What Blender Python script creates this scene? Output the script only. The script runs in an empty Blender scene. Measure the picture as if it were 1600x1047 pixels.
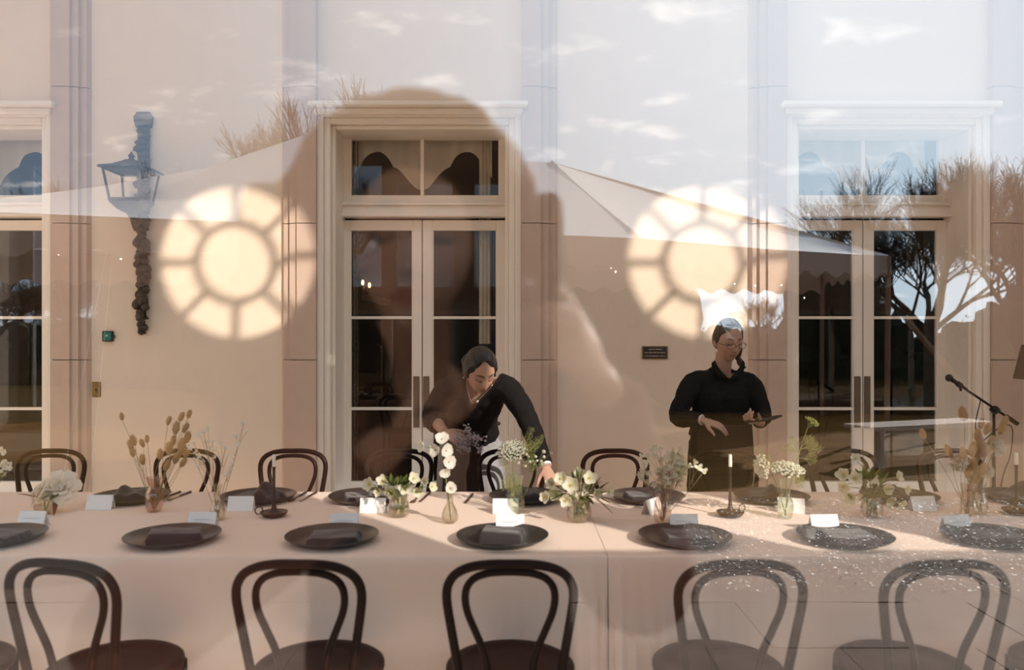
import bpy, bmesh, math, random
from mathutils import Vector, Matrix, Quaternion, noise as mnoise
rnd = random.Random(7)
PI = math.pi
C = bpy.context.scene.collection
S = bpy.context.scene

# ------------------------------------------------------------------ camera, sky, sun, exposure
F = 1600 * 28 / 36.0          # focal length in pixels of the 1600 px wide frame
HC = 1.525                    # eye height of the photographer's camera
GY = 0.40                     # plane of the glazed front of the room
TZ = 0.75                     # table height
YW, YD = 6.30, 6.68           # back wall face, plane of the recessed french doors
SX, SZ = 0.826, 0.64          # sun: sideways and upward slope per metre of depth

cam_d = bpy.data.cameras.new('camera')
cam = bpy.data.objects.new('camera', cam_d)
C.objects.link(cam)
cam.location = (0, 0, HC)
cam.rotation_euler = (PI / 2, 0, 0)
cam_d.lens = 28
cam_d.sensor_width = 36
cam_d.clip_start = 0.05
cam_d.clip_end = 500
cam_d.dof.use_dof = True
cam_d.dof.focus_distance = 5.4
cam_d.dof.aperture_fstop = 2.2
S.camera = cam

S.view_settings.view_transform = 'Standard'
S.view_settings.look = 'None'
S.view_settings.gamma = 1
S.view_settings.use_curve_mapping = False
S.view_settings.exposure = 0.42
S.cycles.use_denoising = True
S.cycles.max_bounces = 8
S.cycles.diffuse_bounces = 5
S.cycles.transparent_max_bounces = 24
S.cycles.sample_clamp_indirect = 6

SKY_STRENGTH = 4.1
w = bpy.data.worlds.new('sky')
S.world = w
w.use_nodes = True
nt = w.node_tree
nt.nodes.clear()
def N(t, **kw):
    n = nt.nodes.new(t)
    for k, v in kw.items():
        setattr(n, k, v)
    return n
def LK(a, b):
    nt.links.new(a, b)
tc = N('ShaderNodeTexCoord')
sep = N('ShaderNodeSeparateXYZ'); LK(tc.outputs['Generated'], sep.inputs[0])
ramp = N('ShaderNodeValToRGB'); LK(sep.outputs['Z'], ramp.inputs[0])
cr = ramp.color_ramp
cr.elements[0].position = 0.0; cr.elements[0].color = (0.17, 0.205, 0.24, 1)
cr.elements[1].position = 0.75; cr.elements[1].color = (0.11, 0.15, 0.21, 1)
e = cr.elements.new(0.18); e.color = (0.085, 0.125, 0.175, 1)
e = cr.elements.new(0.40); e.color = (0.09, 0.13, 0.185, 1)
# flattened cloud layer: direction divided by its height, stretched sideways
az = N('ShaderNodeMath', operation='ADD'); LK(sep.outputs['Z'], az.inputs[0]); az.inputs[1].default_value = 0.28
dv = N('ShaderNodeVectorMath', operation='DIVIDE')
cmb = N('ShaderNodeCombineXYZ')
for i in range(3):
    LK(az.outputs[0], cmb.inputs[i])
LK(tc.outputs['Generated'], dv.inputs[0]); LK(cmb.outputs[0], dv.inputs[1])
mp = N('ShaderNodeMapping'); LK(dv.outputs[0], mp.inputs[0])
mp.inputs['Location'].default_value = (3.1, 1.7, 0.4)
mp.inputs['Scale'].default_value = (1.5, 2.3, 1.9)
nz = N('ShaderNodeTexNoise'); LK(mp.outputs[0], nz.inputs['Vector'])
nz.inputs['Scale'].default_value = 4.2; nz.inputs['Detail'].default_value = 8; nz.inputs['Roughness'].default_value = 0.58
cr2 = N('ShaderNodeValToRGB'); LK(nz.outputs[0], cr2.inputs[0])
cr2.color_ramp.elements[0].position = 0.57; cr2.color_ramp.elements[0].color = (0, 0, 0, 1)
cr2.color_ramp.elements[1].position = 0.72; cr2.color_ramp.elements[1].color = (1, 1, 1, 1)
mx = N('ShaderNodeMix', data_type='RGBA')
LK(cr2.outputs[0], mx.inputs[0]); LK(ramp.outputs[0], mx.inputs[6])
mx.inputs[7].default_value = (0.40, 0.395, 0.40, 1)
# broad haze round the sun
sd = Vector((SX, -1, SZ)).normalized()
dt = N('ShaderNodeVectorMath', operation='DOT_PRODUCT'); LK(tc.outputs['Generated'], dt.inputs[0]); dt.inputs[1].default_value = sd
mr = N('ShaderNodeMapRange'); LK(dt.outputs['Value'], mr.inputs[0])
mr.inputs[1].default_value = 0.25; mr.inputs[2].default_value = 0.95; mr.inputs[3].default_value = 0.0; mr.inputs[4].default_value = 1.0
pw = N('ShaderNodeMath', operation='POWER'); LK(mr.outputs[0], pw.inputs[0]); pw.inputs[1].default_value = 2.1
ml = N('ShaderNodeMath', operation='MULTIPLY'); LK(pw.outputs[0], ml.inputs[0]); ml.inputs[1].default_value = 1.0
ad = N('ShaderNodeMix', data_type='RGBA', blend_type='ADD'); LK(ml.outputs[0], ad.inputs[0]); LK(mx.outputs[2], ad.inputs[6])
ad.inputs[7].default_value = (0.43, 0.52, 0.58, 1)
bg = N('ShaderNodeBackground'); LK(ad.outputs[2], bg.inputs[0]); bg.inputs[1].default_value = SKY_STRENGTH
ow = N('ShaderNodeOutputWorld'); LK(bg.outputs[0], ow.inputs[0])

sun_d = bpy.data.lights.new('sun', 'SUN')
sun_d.energy = 7.4
sun_d.color = (1.0, 0.94, 0.88)
sun_d.angle = math.radians(0.55)
sun = bpy.data.objects.new('sun', sun_d)
C.objects.link(sun)
sun.rotation_euler = sd.to_track_quat('Z', 'Y').to_euler()
sun.location = (10, -12, 9)

# ------------------------------------------------------------------ helpers
def q(px, py, Y):
    """World point seen at pixel (px, py) and depth Y in front of the camera."""
    return Vector(((px - 800) / F * Y, Y, HC - (py - 523) / F * Y))
def tq(px, py):
    """Point of the table top seen at a pixel."""
    Y = F * (HC - TZ) / (py - 523)
    return Vector(((px - 800) / F * Y, Y, TZ))
def mq(px, py, D):
    """Outdoor point whose mirror image in the glass is seen at a pixel; D its distance along the view."""
    return Vector(((px - 800) / F * D, -(D - 2 * GY), HC - (py - 523) / F * D))

def crv(pts, n=6):
    """Catmull-Rom through points."""
    P = [Vector(p) for p in pts]
    if len(P) < 3:
        return P
    out = []
    for i in range(len(P) - 1):
        p0 = P[i - 1] if i > 0 else P[0] * 2 - P[1]
        p1, p2 = P[i], P[i + 1]
        p3 = P[i + 2] if i + 2 < len(P) else P[-1] * 2 - P[-2]
        for k in range(n):
            t = k / n
            out.append(0.5 * ((2 * p1) + (p2 - p0) * t + (2 * p0 - 5 * p1 + 4 * p2 - p3) * t * t + (3 * p1 - p0 - 3 * p2 + p3) * t ** 3))
    out.append(P[-1])
    return out
def lerp(a, b, t):
    return a + (b - a) * t
def lin(xs, t):
    """Sample a list of numbers at t in 0..1."""
    if not isinstance(xs, (list, tuple)):
        return xs
    k = t * (len(xs) - 1)
    i = min(int(k), len(xs) - 2)
    return lerp(xs[i], xs[i + 1], k - i)

class MB:
    """Collects geometry for one mesh object."""
    def __init__(s):
        s.v, s.f, s.m = [], [], []
    def add(s, vs, fs, m=0):
        o = len(s.v)
        s.v.extend([Vector(p) for p in vs])
        s.f.extend([tuple(i + o for i in f) for f in fs])
        s.m.extend([m] * len(fs))
        return s
    def box(s, a, b, m=0, bev=0.0):
        x0, y0, z0 = [min(a[i], b[i]) for i in range(3)]
        x1, y1, z1 = [max(a[i], b[i]) for i in range(3)]
        if bev <= 0:
            return s.add([(x0, y0, z0), (x1, y0, z0), (x1, y1, z0), (x0, y1, z0), (x0, y0, z1), (x1, y0, z1), (x1, y1, z1), (x0, y1, z1)],
                         [(0, 3, 2, 1), (4, 5, 6, 7), (0, 1, 5, 4), (1, 2, 6, 5), (2, 3, 7, 6), (3, 0, 4, 7)], m)
        bm = bmesh.new()
        bmesh.ops.create_cube(bm, size=1)
        for v in bm.verts:
            v.co = Vector((lerp(x0, x1, v.co.x + .5), lerp(y0, y1, v.co.y + .5), lerp(z0, z1, v.co.z + .5)))
        bmesh.ops.bevel(bm, geom=bm.edges[:], offset=bev, segments=1, profile=0.7, affect='EDGES')
        s.bm(bm, m)
        return s
    def bm(s, bm, m=0):
        bm.verts.index_update()
        s.add([v.co.copy() for v in bm.verts], [[v.index for v in f.verts] for f in bm.faces], m)
        bm.free()
    def tube(s, pts, r, n=8, m=0, caps=True, ry=None, side=None):
        """Tube along points; r a number or list along the length; ry and side make it elliptical."""
        P = [Vector(p) for p in pts]
        L = len(P)
        vs = []
        prev = None
        for i in range(L):
            t = (P[min(i + 1, L - 1)] - P[max(i - 1, 0)])
            t = t.normalized() if t.length > 1e-9 else Vector((0, 0, 1))
            if side is not None:
                a = Vector(side)
            elif prev is None:
                a = Vector((0, 0, 1)) if abs(t.z) < 0.9 else Vector((1, 0, 0))
            else:
                a = prev
            a = (a - t * a.dot(t))
            if a.length < 1e-6:
                a = t.orthogonal()
            a.normalize()
            prev = a
            b = t.cross(a)
            tt = i / (L - 1) if L > 1 else 0
            ra = lin(r, tt)
            rb = lin(ry, tt) if ry is not None else ra
            for k in range(n):
                an = 2 * PI * k / n
                vs.append(P[i] + a * (math.cos(an) * ra) + b * (math.sin(an) * rb))
        fs = []
        for i in range(L - 1):
            for k in range(n):
                k2 = (k + 1) % n
                fs.append((i * n + k, i * n + k2, (i + 1) * n + k2, (i + 1) * n + k))
        if caps:
            fs.append(tuple(range(n))[::-1])
            fs.append(tuple((L - 1) * n + k for k in range(n)))
        return s.add(vs, fs, m)
    def lathe(s, prof, n=24, m=0, c=(0, 0, 0), flute=0, famp=0.0):
        c = Vector(c)
        vs, fs = [], []
        for (r, z) in prof:
            for k in range(n):
                an = 2 * PI * k / n
                rr = r * (1 + famp * math.cos(flute * an)) if flute else r
                vs.append(c + Vector((rr * math.cos(an), rr * math.sin(an), z)))
        for i in range(len(prof) - 1):
            for k in range(n):
                k2 = (k + 1) % n
                fs.append((i * n + k, i * n + k2, (i + 1) * n + k2, (i + 1) * n + k))
        if prof[0][0] > 1e-5:
            fs.append(tuple(range(n))[::-1])
        if prof[-1][0] > 1e-5:
            fs.append(tuple((len(prof) - 1) * n + k for k in range(n)))
        return s.add(vs, fs, m)
    def ball(s, c, r, n=12, k=8, m=0, jit=0.0, rot=None):
        c = Vector(c)
        r = Vector((r, r, r)) if not hasattr(r, '__len__') else Vector(r)
        vs, fs = [], []
        for i in range(k + 1):
            th = PI * i / k
            for j in range(n):
                ph = 2 * PI * j / n
                d = Vector((math.sin(th) * math.cos(ph), math.sin(th) * math.sin(ph), math.cos(th)))
                f = 1 + (jit * mnoise.noise(d * 3 + c * 40) if jit else 0)
                p = Vector((d.x * r.x, d.y * r.y, d.z * r.z)) * f
                if rot is not None:
                    p = rot @ p
                vs.append(c + p)
        for i in range(k):
            for j in range(n):
                j2 = (j + 1) % n
                fs.append((i * n + j, (i + 1) * n + j, (i + 1) * n + j2, i * n + j2))
        return s.add(vs, fs, m)
    def prism(s, poly, axis, a, b, m=0):
        """Polygon given in the other two axes, extruded along axis (0 x, 1 y, 2 z) from a to b."""
        def P(u, v, w):
            return (w, u, v) if axis == 0 else (u, w, v) if axis == 1 else (u, v, w)
        n = len(poly)
        vs = [P(u, v, a) for u, v in poly] + [P(u, v, b) for u, v in poly]
        fs = [tuple(range(n))[::-1], tuple(range(n, 2 * n))] + [(i, (i + 1) % n, n + (i + 1) % n, n + i) for i in range(n)]
        return s.add(vs, fs, m)
    def grid(s, fn, nu, nv, m=0):
        vs = [fn(i / nu, j / nv) for i in range(nu + 1) for j in range(nv + 1)]
        fs = [(i * (nv + 1) + j, (i + 1) * (nv + 1) + j, (i + 1) * (nv + 1) + j + 1, i * (nv + 1) + j + 1) for i in range(nu) for j in range(nv)]
        return s.add(vs, fs, m)
    def xf(s, M):
        s.v = [M @ p for p in s.v]
        return s
    def join(s, o, M=None):
        return s.add([M @ p if M is not None else p for p in o.v], o.f, 0)
    def build(s, name, mats, parent=None, smooth=35, fix=False, world=False, kind=None):
        me = bpy.data.meshes.new(name)
        off = Vector((0, 0, 0))
        if world and parent is not None:
            off = parent.location.copy()
            if parent.parent is not None:
                off += parent.parent.location
        me.from_pydata([p - off for p in s.v], [], s.f)
        if not isinstance(mats, (list, tuple)):
            mats = [mats]
        for m in mats:
            me.materials.append(m)
        if len(mats) > 1:
            me.polygons.foreach_set('material_index', s.m)
        if fix:
            bm = bmesh.new(); bm.from_mesh(me)
            bmesh.ops.recalc_face_normals(bm, faces=bm.faces)
            bm.to_mesh(me); bm.free()
        if smooth:
            me.polygons.foreach_set('use_smooth', [True] * len(me.polygons))
            if smooth < 180:
                me.set_sharp_from_angle(angle=math.radians(smooth))
        me.update()
        o = bpy.data.objects.new(name, me)
        C.objects.link(o)
        if parent is not None:
            o.parent = parent
        if kind:
            o['kind'] = kind
        return o

def empty(name, loc=(0, 0, 0), rz=0.0):
    o = bpy.data.objects.new(name, None)
    o.empty_display_size = 0.05
    C.objects.link(o)
    o.location = loc
    o.rotation_euler = (0, 0, rz)
    return o
def tag(o, label=None, cat=None, group=None, kind=None):
    if label: o['label'] = label
    if cat: o['category'] = cat
    if group: o['group'] = group
    if kind: o['kind'] = kind
    return o
KIDS = {}
def kids(o):
    return [c for c in C.objects if c.parent == o]
def copy_tree(o, parent=None, memo=None):
    c = o.copy()
    C.objects.link(c)
    if parent is not None:
        c.parent = parent
    for ch in list(o.children):
        copy_tree(ch, c)
    return c

# ------------------------------------------------------------------ materials
def mat(name, col, rough=0.6, metal=0.0, var=0.06, scale=30.0, bump=0.0, spec=0.5, col2=None, sheen=0.0, stretch=(1, 1, 1), coat=0.0, detail=4):
    m = bpy.data.materials.new(name)
    m.use_nodes = True
    n = m.node_tree.nodes; l = m.node_tree.links
    b = n['Principled BSDF']
    b.inputs['Roughness'].default_value = rough
    b.inputs['Metallic'].default_value = metal
    b.inputs['Specular IOR Level'].default_value = spec
    if sheen: b.inputs['Sheen Weight'].default_value = sheen
    if coat: b.inputs['Coat Weight'].default_value = coat
    t = n.new('ShaderNodeTexCoord')
    mpn = n.new('ShaderNodeMapping'); mpn.inputs['Scale'].default_value = stretch
    l.new(t.outputs['Object'], mpn.inputs[0])
    z = n.new('ShaderNodeTexNoise'); z.inputs['Scale'].default_value = scale; z.inputs['Detail'].default_value = detail
    l.new(mpn.outputs[0], z.inputs['Vector'])
    mxn = n.new('ShaderNodeMix'); mxn.data_type = 'RGBA'
    c2 = col2 or tuple(min(1, c * (1 + var)) for c in col)
    c1 = col if col2 else tuple(c * (1 - var) for c in col)
    mxn.inputs[6].default_value = (*c1, 1); mxn.inputs[7].default_value = (*c2, 1)
    if col2:
        mrn = n.new('ShaderNodeMapRange'); mrn.inputs[1].default_value = 0.35; mrn.inputs[2].default_value = 0.65
        l.new(z.outputs[0], mrn.inputs[0]); l.new(mrn.outputs[0], mxn.inputs[0])
    else:
        l.new(z.outputs[0], mxn.inputs[0])
    l.new(mxn.outputs[2], b.inputs['Base Color'])
    if bump:
        bp = n.new('ShaderNodeBump'); bp.inputs['Strength'].default_value = bump; bp.inputs['Distance'].default_value = 0.01
        l.new(z.outputs[0], bp.inputs['Height']); l.new(bp.outputs[0], b.inputs['Normal'])
    return m
def glass_mat(name, refl, tint=(1, 1, 1), edge=0.0, rough=0.0):
    """Clear sheet glass: a fixed share is mirrored, the rest passes straight through, more at grazing angles if edge > 0."""
    m = bpy.data.materials.new(name)
    m.use_nodes = True
    n = m.node_tree.nodes; l = m.node_tree.links
    n.clear()
    o = n.new('ShaderNodeOutputMaterial')
    mx_ = n.new('ShaderNodeMixShader'); t = n.new('ShaderNodeBsdfTransparent'); g = n.new('ShaderNodeBsdfGlossy')
    t.inputs[0].default_value = (*tint, 1); g.inputs['Roughness'].default_value = rough
    mx_.inputs[0].default_value = refl
    if edge:
        lw = n.new('ShaderNodeLayerWeight'); lw.inputs[0].default_value = 0.25
        mr_ = n.new('ShaderNodeMapRange'); mr_.inputs[3].default_value = refl; mr_.inputs[4].default_value = edge
        l.new(lw.outputs['Facing'], mr_.inputs[0]); l.new(mr_.outputs[0], mx_.inputs[0])
    l.new(t.outputs[0], mx_.inputs[1]); l.new(g.outputs[0], mx_.inputs[2]); l.new(mx_.outputs[0], o.inputs[0])
    return m
def emit_mat(name, col, st):
    m = bpy.data.materials.new(name)
    m.use_nodes = True
    n = m.node_tree.nodes; l = m.node_tree.links
    n.clear()
    o = n.new('ShaderNodeOutputMaterial'); e_ = n.new('ShaderNodeEmission')
    e_.inputs[0].default_value = (*col, 1); e_.inputs[1].default_value = st
    l.new(e_.outputs[0], o.inputs[0])
    return m
def thin_mat(name, col, trans=0.35, rough=0.6, var=0.08, scale=25, bump=0.0, backcol=None):
    """Petal, leaf or canvas: diffuse with light shining through."""
    m = mat(name, col, rough, var=var, scale=scale, bump=bump, spec=0.25)
    n = m.node_tree.nodes; l = m.node_tree.links
    b = n['Principled BSDF']; o = n['Material Output']
    tr = n.new('ShaderNodeBsdfTranslucent'); tr.inputs[0].default_value = (*(backcol or col), 1)
    mx_ = n.new('ShaderNodeMixShader'); mx_.inputs[0].default_value = trans
    l.new(b.outputs[0], mx_.inputs[1]); l.new(tr.outputs[0], mx_.inputs[2]); l.new(mx_.outputs[0], o.inputs[0])
    return m

M = {}
M['stucco'] = mat('cream stucco', (0.88, 0.715, 0.555), 0.85, var=0.04, scale=6, bump=0.05, spec=0.2)
M['stone'] = mat('limestone', (0.64, 0.475, 0.37), 0.8, var=0.07, scale=9, bump=0.08, spec=0.2)
M['paint'] = mat('cream gloss paint', (0.95, 0.84, 0.71), 0.4, var=0.03, scale=5, spec=0.4)
M['floor'] = mat('stone floor', (0.74, 0.60, 0.46), 0.6, var=0.1, scale=4)
M['joinery'] = mat('oak joinery', (0.46, 0.36, 0.26), 0.6, var=0.1, scale=6)
M['plaster'] = mat('white plaster', (0.82, 0.76, 0.68), 0.9, var=0.03)
M['glass'] = glass_mat('window glass', 0.21, (0.98, 0.985, 0.98))
M['pane'] = glass_mat('clear glass', 0.07)
M['dimpane'] = glass_mat('sun dimming glass', 0.07, (0.58, 0.56, 0.53))  # tint added to weaken the sun through the upper and round lights
M['doorpane'] = glass_mat('door glass', 0.055, (0.9, 0.9, 0.88))
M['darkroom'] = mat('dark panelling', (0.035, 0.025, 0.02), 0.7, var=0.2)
M['darkframe'] = mat('white window frame', (0.7, 0.66, 0.6), 0.5)

# ------------------------------------------------------------------ the room
def struct(mb, name, m, **kw):
    o = mb.build(name, m, smooth=kw.pop('smooth', 0), **kw)
    o['kind'] = 'structure'
    return o
fl = MB().box((-8.2, 0.3, -0.12), (8.2, YW + 0.02, -0.012))
fl_o = struct(fl, 'floor', M['floor'])
fm = MB()
for i in range(20):
    for j in range(7):
        x0 = -8.0 + i * 0.8; y0 = 0.5 + j * 0.82
        me_mb = MB().box((x0 + 0.004, y0 + 0.004, -0.012), (x0 + 0.796, y0 + 0.816, rnd.uniform(-0.002, 0.0)))
        fm.join(me_mb)
fm.build('floor_slabs', M['floor'], fl_o, smooth=0, kind='stuff')

# glazed front: thin timber wall, rectangular lights, round lights above
BAY = 3.697
wf = MB()
Y0, Y1 = GY - 0.04, GY + 0.04
XL, XR = -8.0, 8.0
def slab(x0, x1, z0, z1):
    wf.box((x0, Y0, z0), (x1, Y1, z1))
LX0, LX1 = -7.8, -2.1  # span of the unseen low window added at left for fill light
RX0, RX1 = 3.9, 7.8  # its right-hand counterpart, also added for front light
WX0, WX1, WZ1 = -2.0, 1.5, 1.86      # the big lower pane one looks through
slab(XL, LX0, 0, 1.95); slab(LX1, WX0, 0, 1.95); slab(LX0, LX1, WZ1 + 0.06, 1.95); slab(LX0, LX1, 0, 0.3); slab(WX1, RX0, 0, 1.95); slab(RX1, XR, 0, 1.95); slab(RX0, RX1, WZ1 + 0.06, 1.95); slab(RX0, RX1, 0, 0.3)
slab(WX0, WX1, WZ1 + 0.06, 1.95); slab(WX0, WX1, 0, 0.3)
holes = [(-7.8, -5.0), (-4.9, -2.1)]  # two wide unseen openings added at left to brighten the room
for k in (-1, 0, 1):
    holes += [(1.82 + BAY * k, 2.75 + BAY * k), (3.07 + BAY * k, 3.83 + BAY * k)]
UZ0, UZ1 = 2.29, 4.0
slab(XL, XR, 1.95, UZ0)
xc = XL
for a, b in holes:
    slab(xc, a, UZ0, UZ1); xc = b
slab(xc, XR, UZ0, UZ1)
OZ = 2.097 + SZ * (YW - GY); OR = 0.63
OCX = [2.686 + BAY * k for k in (-2, -1, 0, 1)]
LT = 4.3                              # the two wide left-hand lights, added for fill, reach higher
slab(XL, -7.8, UZ1, LT); slab(-5.0, -4.9, UZ1, LT); slab(-2.1, XR, UZ1, LT)
slab(XL, XR, LT, OZ - 0.8)
slab(XL, XR, OZ + 0.8, 9.2)
xc = XL
for cx in OCX:
    slab(xc, cx - 0.8, OZ - 0.8, OZ + 0.8); xc = cx + 0.8
    n = 48
    vs = []
    for yy in (Y0, Y1):
        for k in range(n):
            a = 2 * PI * (k + 0.5) / n
            c_, s_ = math.cos(a), math.sin(a)
            vs.append((cx + OR * c_, yy, OZ + OR * s_))
            f_ = 0.8 / max(abs(c_), abs(s_))
            vs.append((cx + f_ * c_, yy, OZ + f_ * s_))
    fs = []
    for k in range(n):
        k2 = (k + 1) % n
        fs.append((2 * k, 2 * k + 1, 2 * k2 + 1, 2 * k2))
        fs.append((2 * n + 2 * k, 2 * n + 2 * k2, 2 * n + 2 * k2 + 1, 2 * n + 2 * k + 1))
        fs.append((2 * k, 2 * k2, 2 * n + 2 * k2, 2 * n + 2 * k))
    wf.add(vs, fs)
slab(xc, XR, OZ - 0.8, OZ + 0.8)
struct(wf, 'wall_front', M['joinery'])

def window(num, parts):
    r = empty('window_%d' % num)
    r['kind'] = 'structure'
    for nm, mb, m in parts:
        mb.build(nm, m, r, smooth=0)
    return r
fr = MB()
fr.box((WX0, GY - 0.05, 0.3), (WX0 + 0.05, GY + 0.05, WZ1 + 0.06)).box((WX1 - 0.05, GY - 0.05, 0.3), (WX1, GY + 0.05, WZ1 + 0.06))
fr.box((WX0, GY - 0.05, WZ1), (WX1, GY + 0.05, WZ1 + 0.06)).box((WX0, GY - 0.05, 0.3), (WX1, GY + 0.05, 0.36))
pn = MB()
pn.add([(WX0 + 0.05, GY, 0.36), (WX1 - 0.05, GY, 0.36), (WX1 - 0.05, GY, WZ1), (WX0 + 0.05, GY, WZ1)], [(0, 1, 2, 3)])
window(1, [('window_frame', fr, M['darkframe']), ('pane', pn, M['glass'])])
for wn, (A_, B_) in ((2, (LX0, LX1)), (3, (RX0, RX1))):
    fr = MB()
    for i in range(4):
        x = lerp(A_, B_, i / 3)
        fr.box((x - 0.03, GY - 0.04, 0.3), (x + 0.03, GY + 0.04, WZ1 + 0.06))
    fr.box((A_, GY - 0.04, WZ1), (B_, GY + 0.04, WZ1 + 0.06)).box((A_, GY - 0.04, 0.3), (B_, GY + 0.04, 0.36))
    pn = MB().add([(A_, GY, 0.36), (B_, GY, 0.36), (B_, GY, WZ1), (A_, GY, WZ1)], [(0, 1, 2, 3)])
    window(wn, [('window_frame', fr, M['darkframe']), ('pane', pn, M['pane'])])
wn = 4
for a, b in holes:
    ut = LT if b < -2 else UZ1
    fr = MB()
    for x0, x1, z0, z1 in ((a, a + 0.02, UZ0, ut), (b - 0.02, b, UZ0, ut), (a, b, UZ0, UZ0 + 0.02), (a, b, ut - 0.02, ut)):
        fr.box((x0, GY - 0.03, z0), (x1, GY + 0.03, z1))
    pn = MB().add([(a, GY, UZ0), (b, GY, UZ0), (b, GY, ut), (a, GY, ut)], [(0, 1, 2, 3)])
    window(wn, [('window_frame', fr, M['darkframe']), ('pane', pn, M['dimpane'] if b > -2 else M['pane'])]); wn += 1
for cx in OCX:
    fr = MB()
    def ring(r0, r1, y0, y1, n=48):
        vs = []
        for yy in (y0, y1):
            for k in range(n):
                a = 2 * PI * k / n
                for r in (r0, r1):
                    vs.append((cx + r * math.cos(a), yy, OZ + r * math.sin(a)))
        fs = []
        for k in range(n):
            k2 = (k + 1) % n
            A, B, A2, B2 = 2 * k, 2 * k + 1, 2 * k2, 2 * k2 + 1
            o = 2 * n
            fs += [(A, B, B2, A2), (o + A, o + A2, o + B2, o + B), (A, A2, o + A2, o + A), (B, o + B, o + B2, B2)]
        fr.add(vs, fs)
    ring(0.285, 0.335, GY - 0.015, GY + 0.015)
    ring(0.61, 0.64, GY - 0.03, GY + 0.03)
    for k in range(8):
        a = k * PI / 4 + PI / 2
        u = Vector((math.cos(a), 0, math.sin(a))); v_ = Vector((-math.sin(a), 0, math.cos(a)))
        c0 = Vector((cx, GY, OZ))
        p = []
        for yy in (-0.012, 0.012):
            for (r, t) in ((0.33, -0.026), (0.62, -0.026), (0.62, 0.026), (0.33, 0.026)):
                p.append(c0 + u * r + v_ * t + Vector((0, yy, 0)))
        fr.add(p, [(0, 1, 2, 3), (4, 7, 6, 5), (0, 4, 5, 1), (1, 5, 6, 2), (2, 6, 7, 3), (3, 7, 4, 0)])
    pn = MB().add([(cx + 0.63 * math.cos(2 * PI * k / 32), GY, OZ + 0.63 * math.sin(2 * PI * k / 32)) for k in range(32)], [tuple(range(32))])
    window(wn, [('window_frame', fr, M['darkframe']), ('pane', pn, M['dimpane'])]); wn += 1

# ceiling with an unseen roof light along the front, added for top light
CZ = 9.2
RY0, RY1 = 0.5, 3.1
cl = MB()
cl.box((-8.2, Y0, CZ), (8.2, RY0, CZ + 0.15)).box((-8.2, RY1, CZ), (8.2, 6.9, CZ + 0.15))
for i in range(9):
    x = -8.0 + 2 * i
    cl.box((x - 0.06, RY0, CZ), (x + 0.06, RY1, CZ + 0.14))
co = struct(cl, 'ceiling', M['plaster'])
for i in range(8):
    x = -8.0 + 2 * i
    MB().add([(x + 0.06, RY0, CZ + 0.1), (x + 1.94, RY0, CZ + 0.1), (x + 1.94, RY1, CZ + 0.1), (x + 0.06, RY1, CZ + 0.1)], [(0, 1, 2, 3)]).build('fill_roof_pane', M['pane'], co, smooth=0)
struct(MB().box((-8.2, Y0, 0), (-8.0, 6.7, CZ)), 'wall_left', M['stucco'])
struct(MB().box((8.0, Y0, 0), (8.2, 6.7, CZ)), 'wall_right', M['stucco'])

# back wall with three door openings
OPX = [(-5.22, -3.61), (-1.534, 0.076), (2.152, 3.762)]
OTOP = 3.25
wb = MB()
xc = -8.0
for a, b in OPX:
    wb.box((xc, YW, 0), (a, YW + 0.5, CZ)); wb.box((a, YW, OTOP), (b, YW + 0.5, CZ)); xc = b
wb.box((xc, YW, 0), (8.0, YW + 0.5, CZ))
struct(wb, 'wall_back', M['stucco'])
struct(MB().box((-8, YW - 0.02, 0), (-5.6, YW, 0.2)).box((-3.2, YW - 0.02, 0), (-1.86, YW, 0.2)).box((0.33, YW - 0.02, 0), (1.8, YW, 0.2)).box((4.1, YW - 0.02, 0), (8, YW, 0.2)), 'baseboard_back', M['stone'])
# stone pilasters either side of each opening, laid in courses
tn = 1
for a, b in OPX:
    for sgn, xe in ((-1, a), (1, b)):
        root = empty('trim_%d' % tn, (xe, YW, 0)); tn += 1
        root['kind'] = 'structure'
        zs = [0, 0.26, 1.33, 2.40, 3.47, 4.54, 5.61, CZ]
        for i in range(len(zs) - 1):
            poly = [(0, 0.0), (0, -0.075), (0.150, -0.075), (0.150, -0.066), (0.156, -0.066), (0.156, -0.058), (0.21, -0.058), (0.21, -0.045), (0.216, -0.045), (0.216, -0.035), (0.262, -0.035), (0.285, 0.0)]
            mb = MB().prism([(sgn * u, v) for u, v in poly], 2, zs[i] + 0.003, zs[i + 1] - 0.003)
            mb.build('stone_block', M['stone'], root, smooth=0, fix=True)
        MB().box((sgn * 0.004, -0.03, 0), (sgn * 0.2, 0, CZ)).build('mortar', mat('mortar', (0.3, 0.23, 0.18), 0.9) if tn == 2 else bpy.data.materials['mortar'], root, smooth=0)

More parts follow.
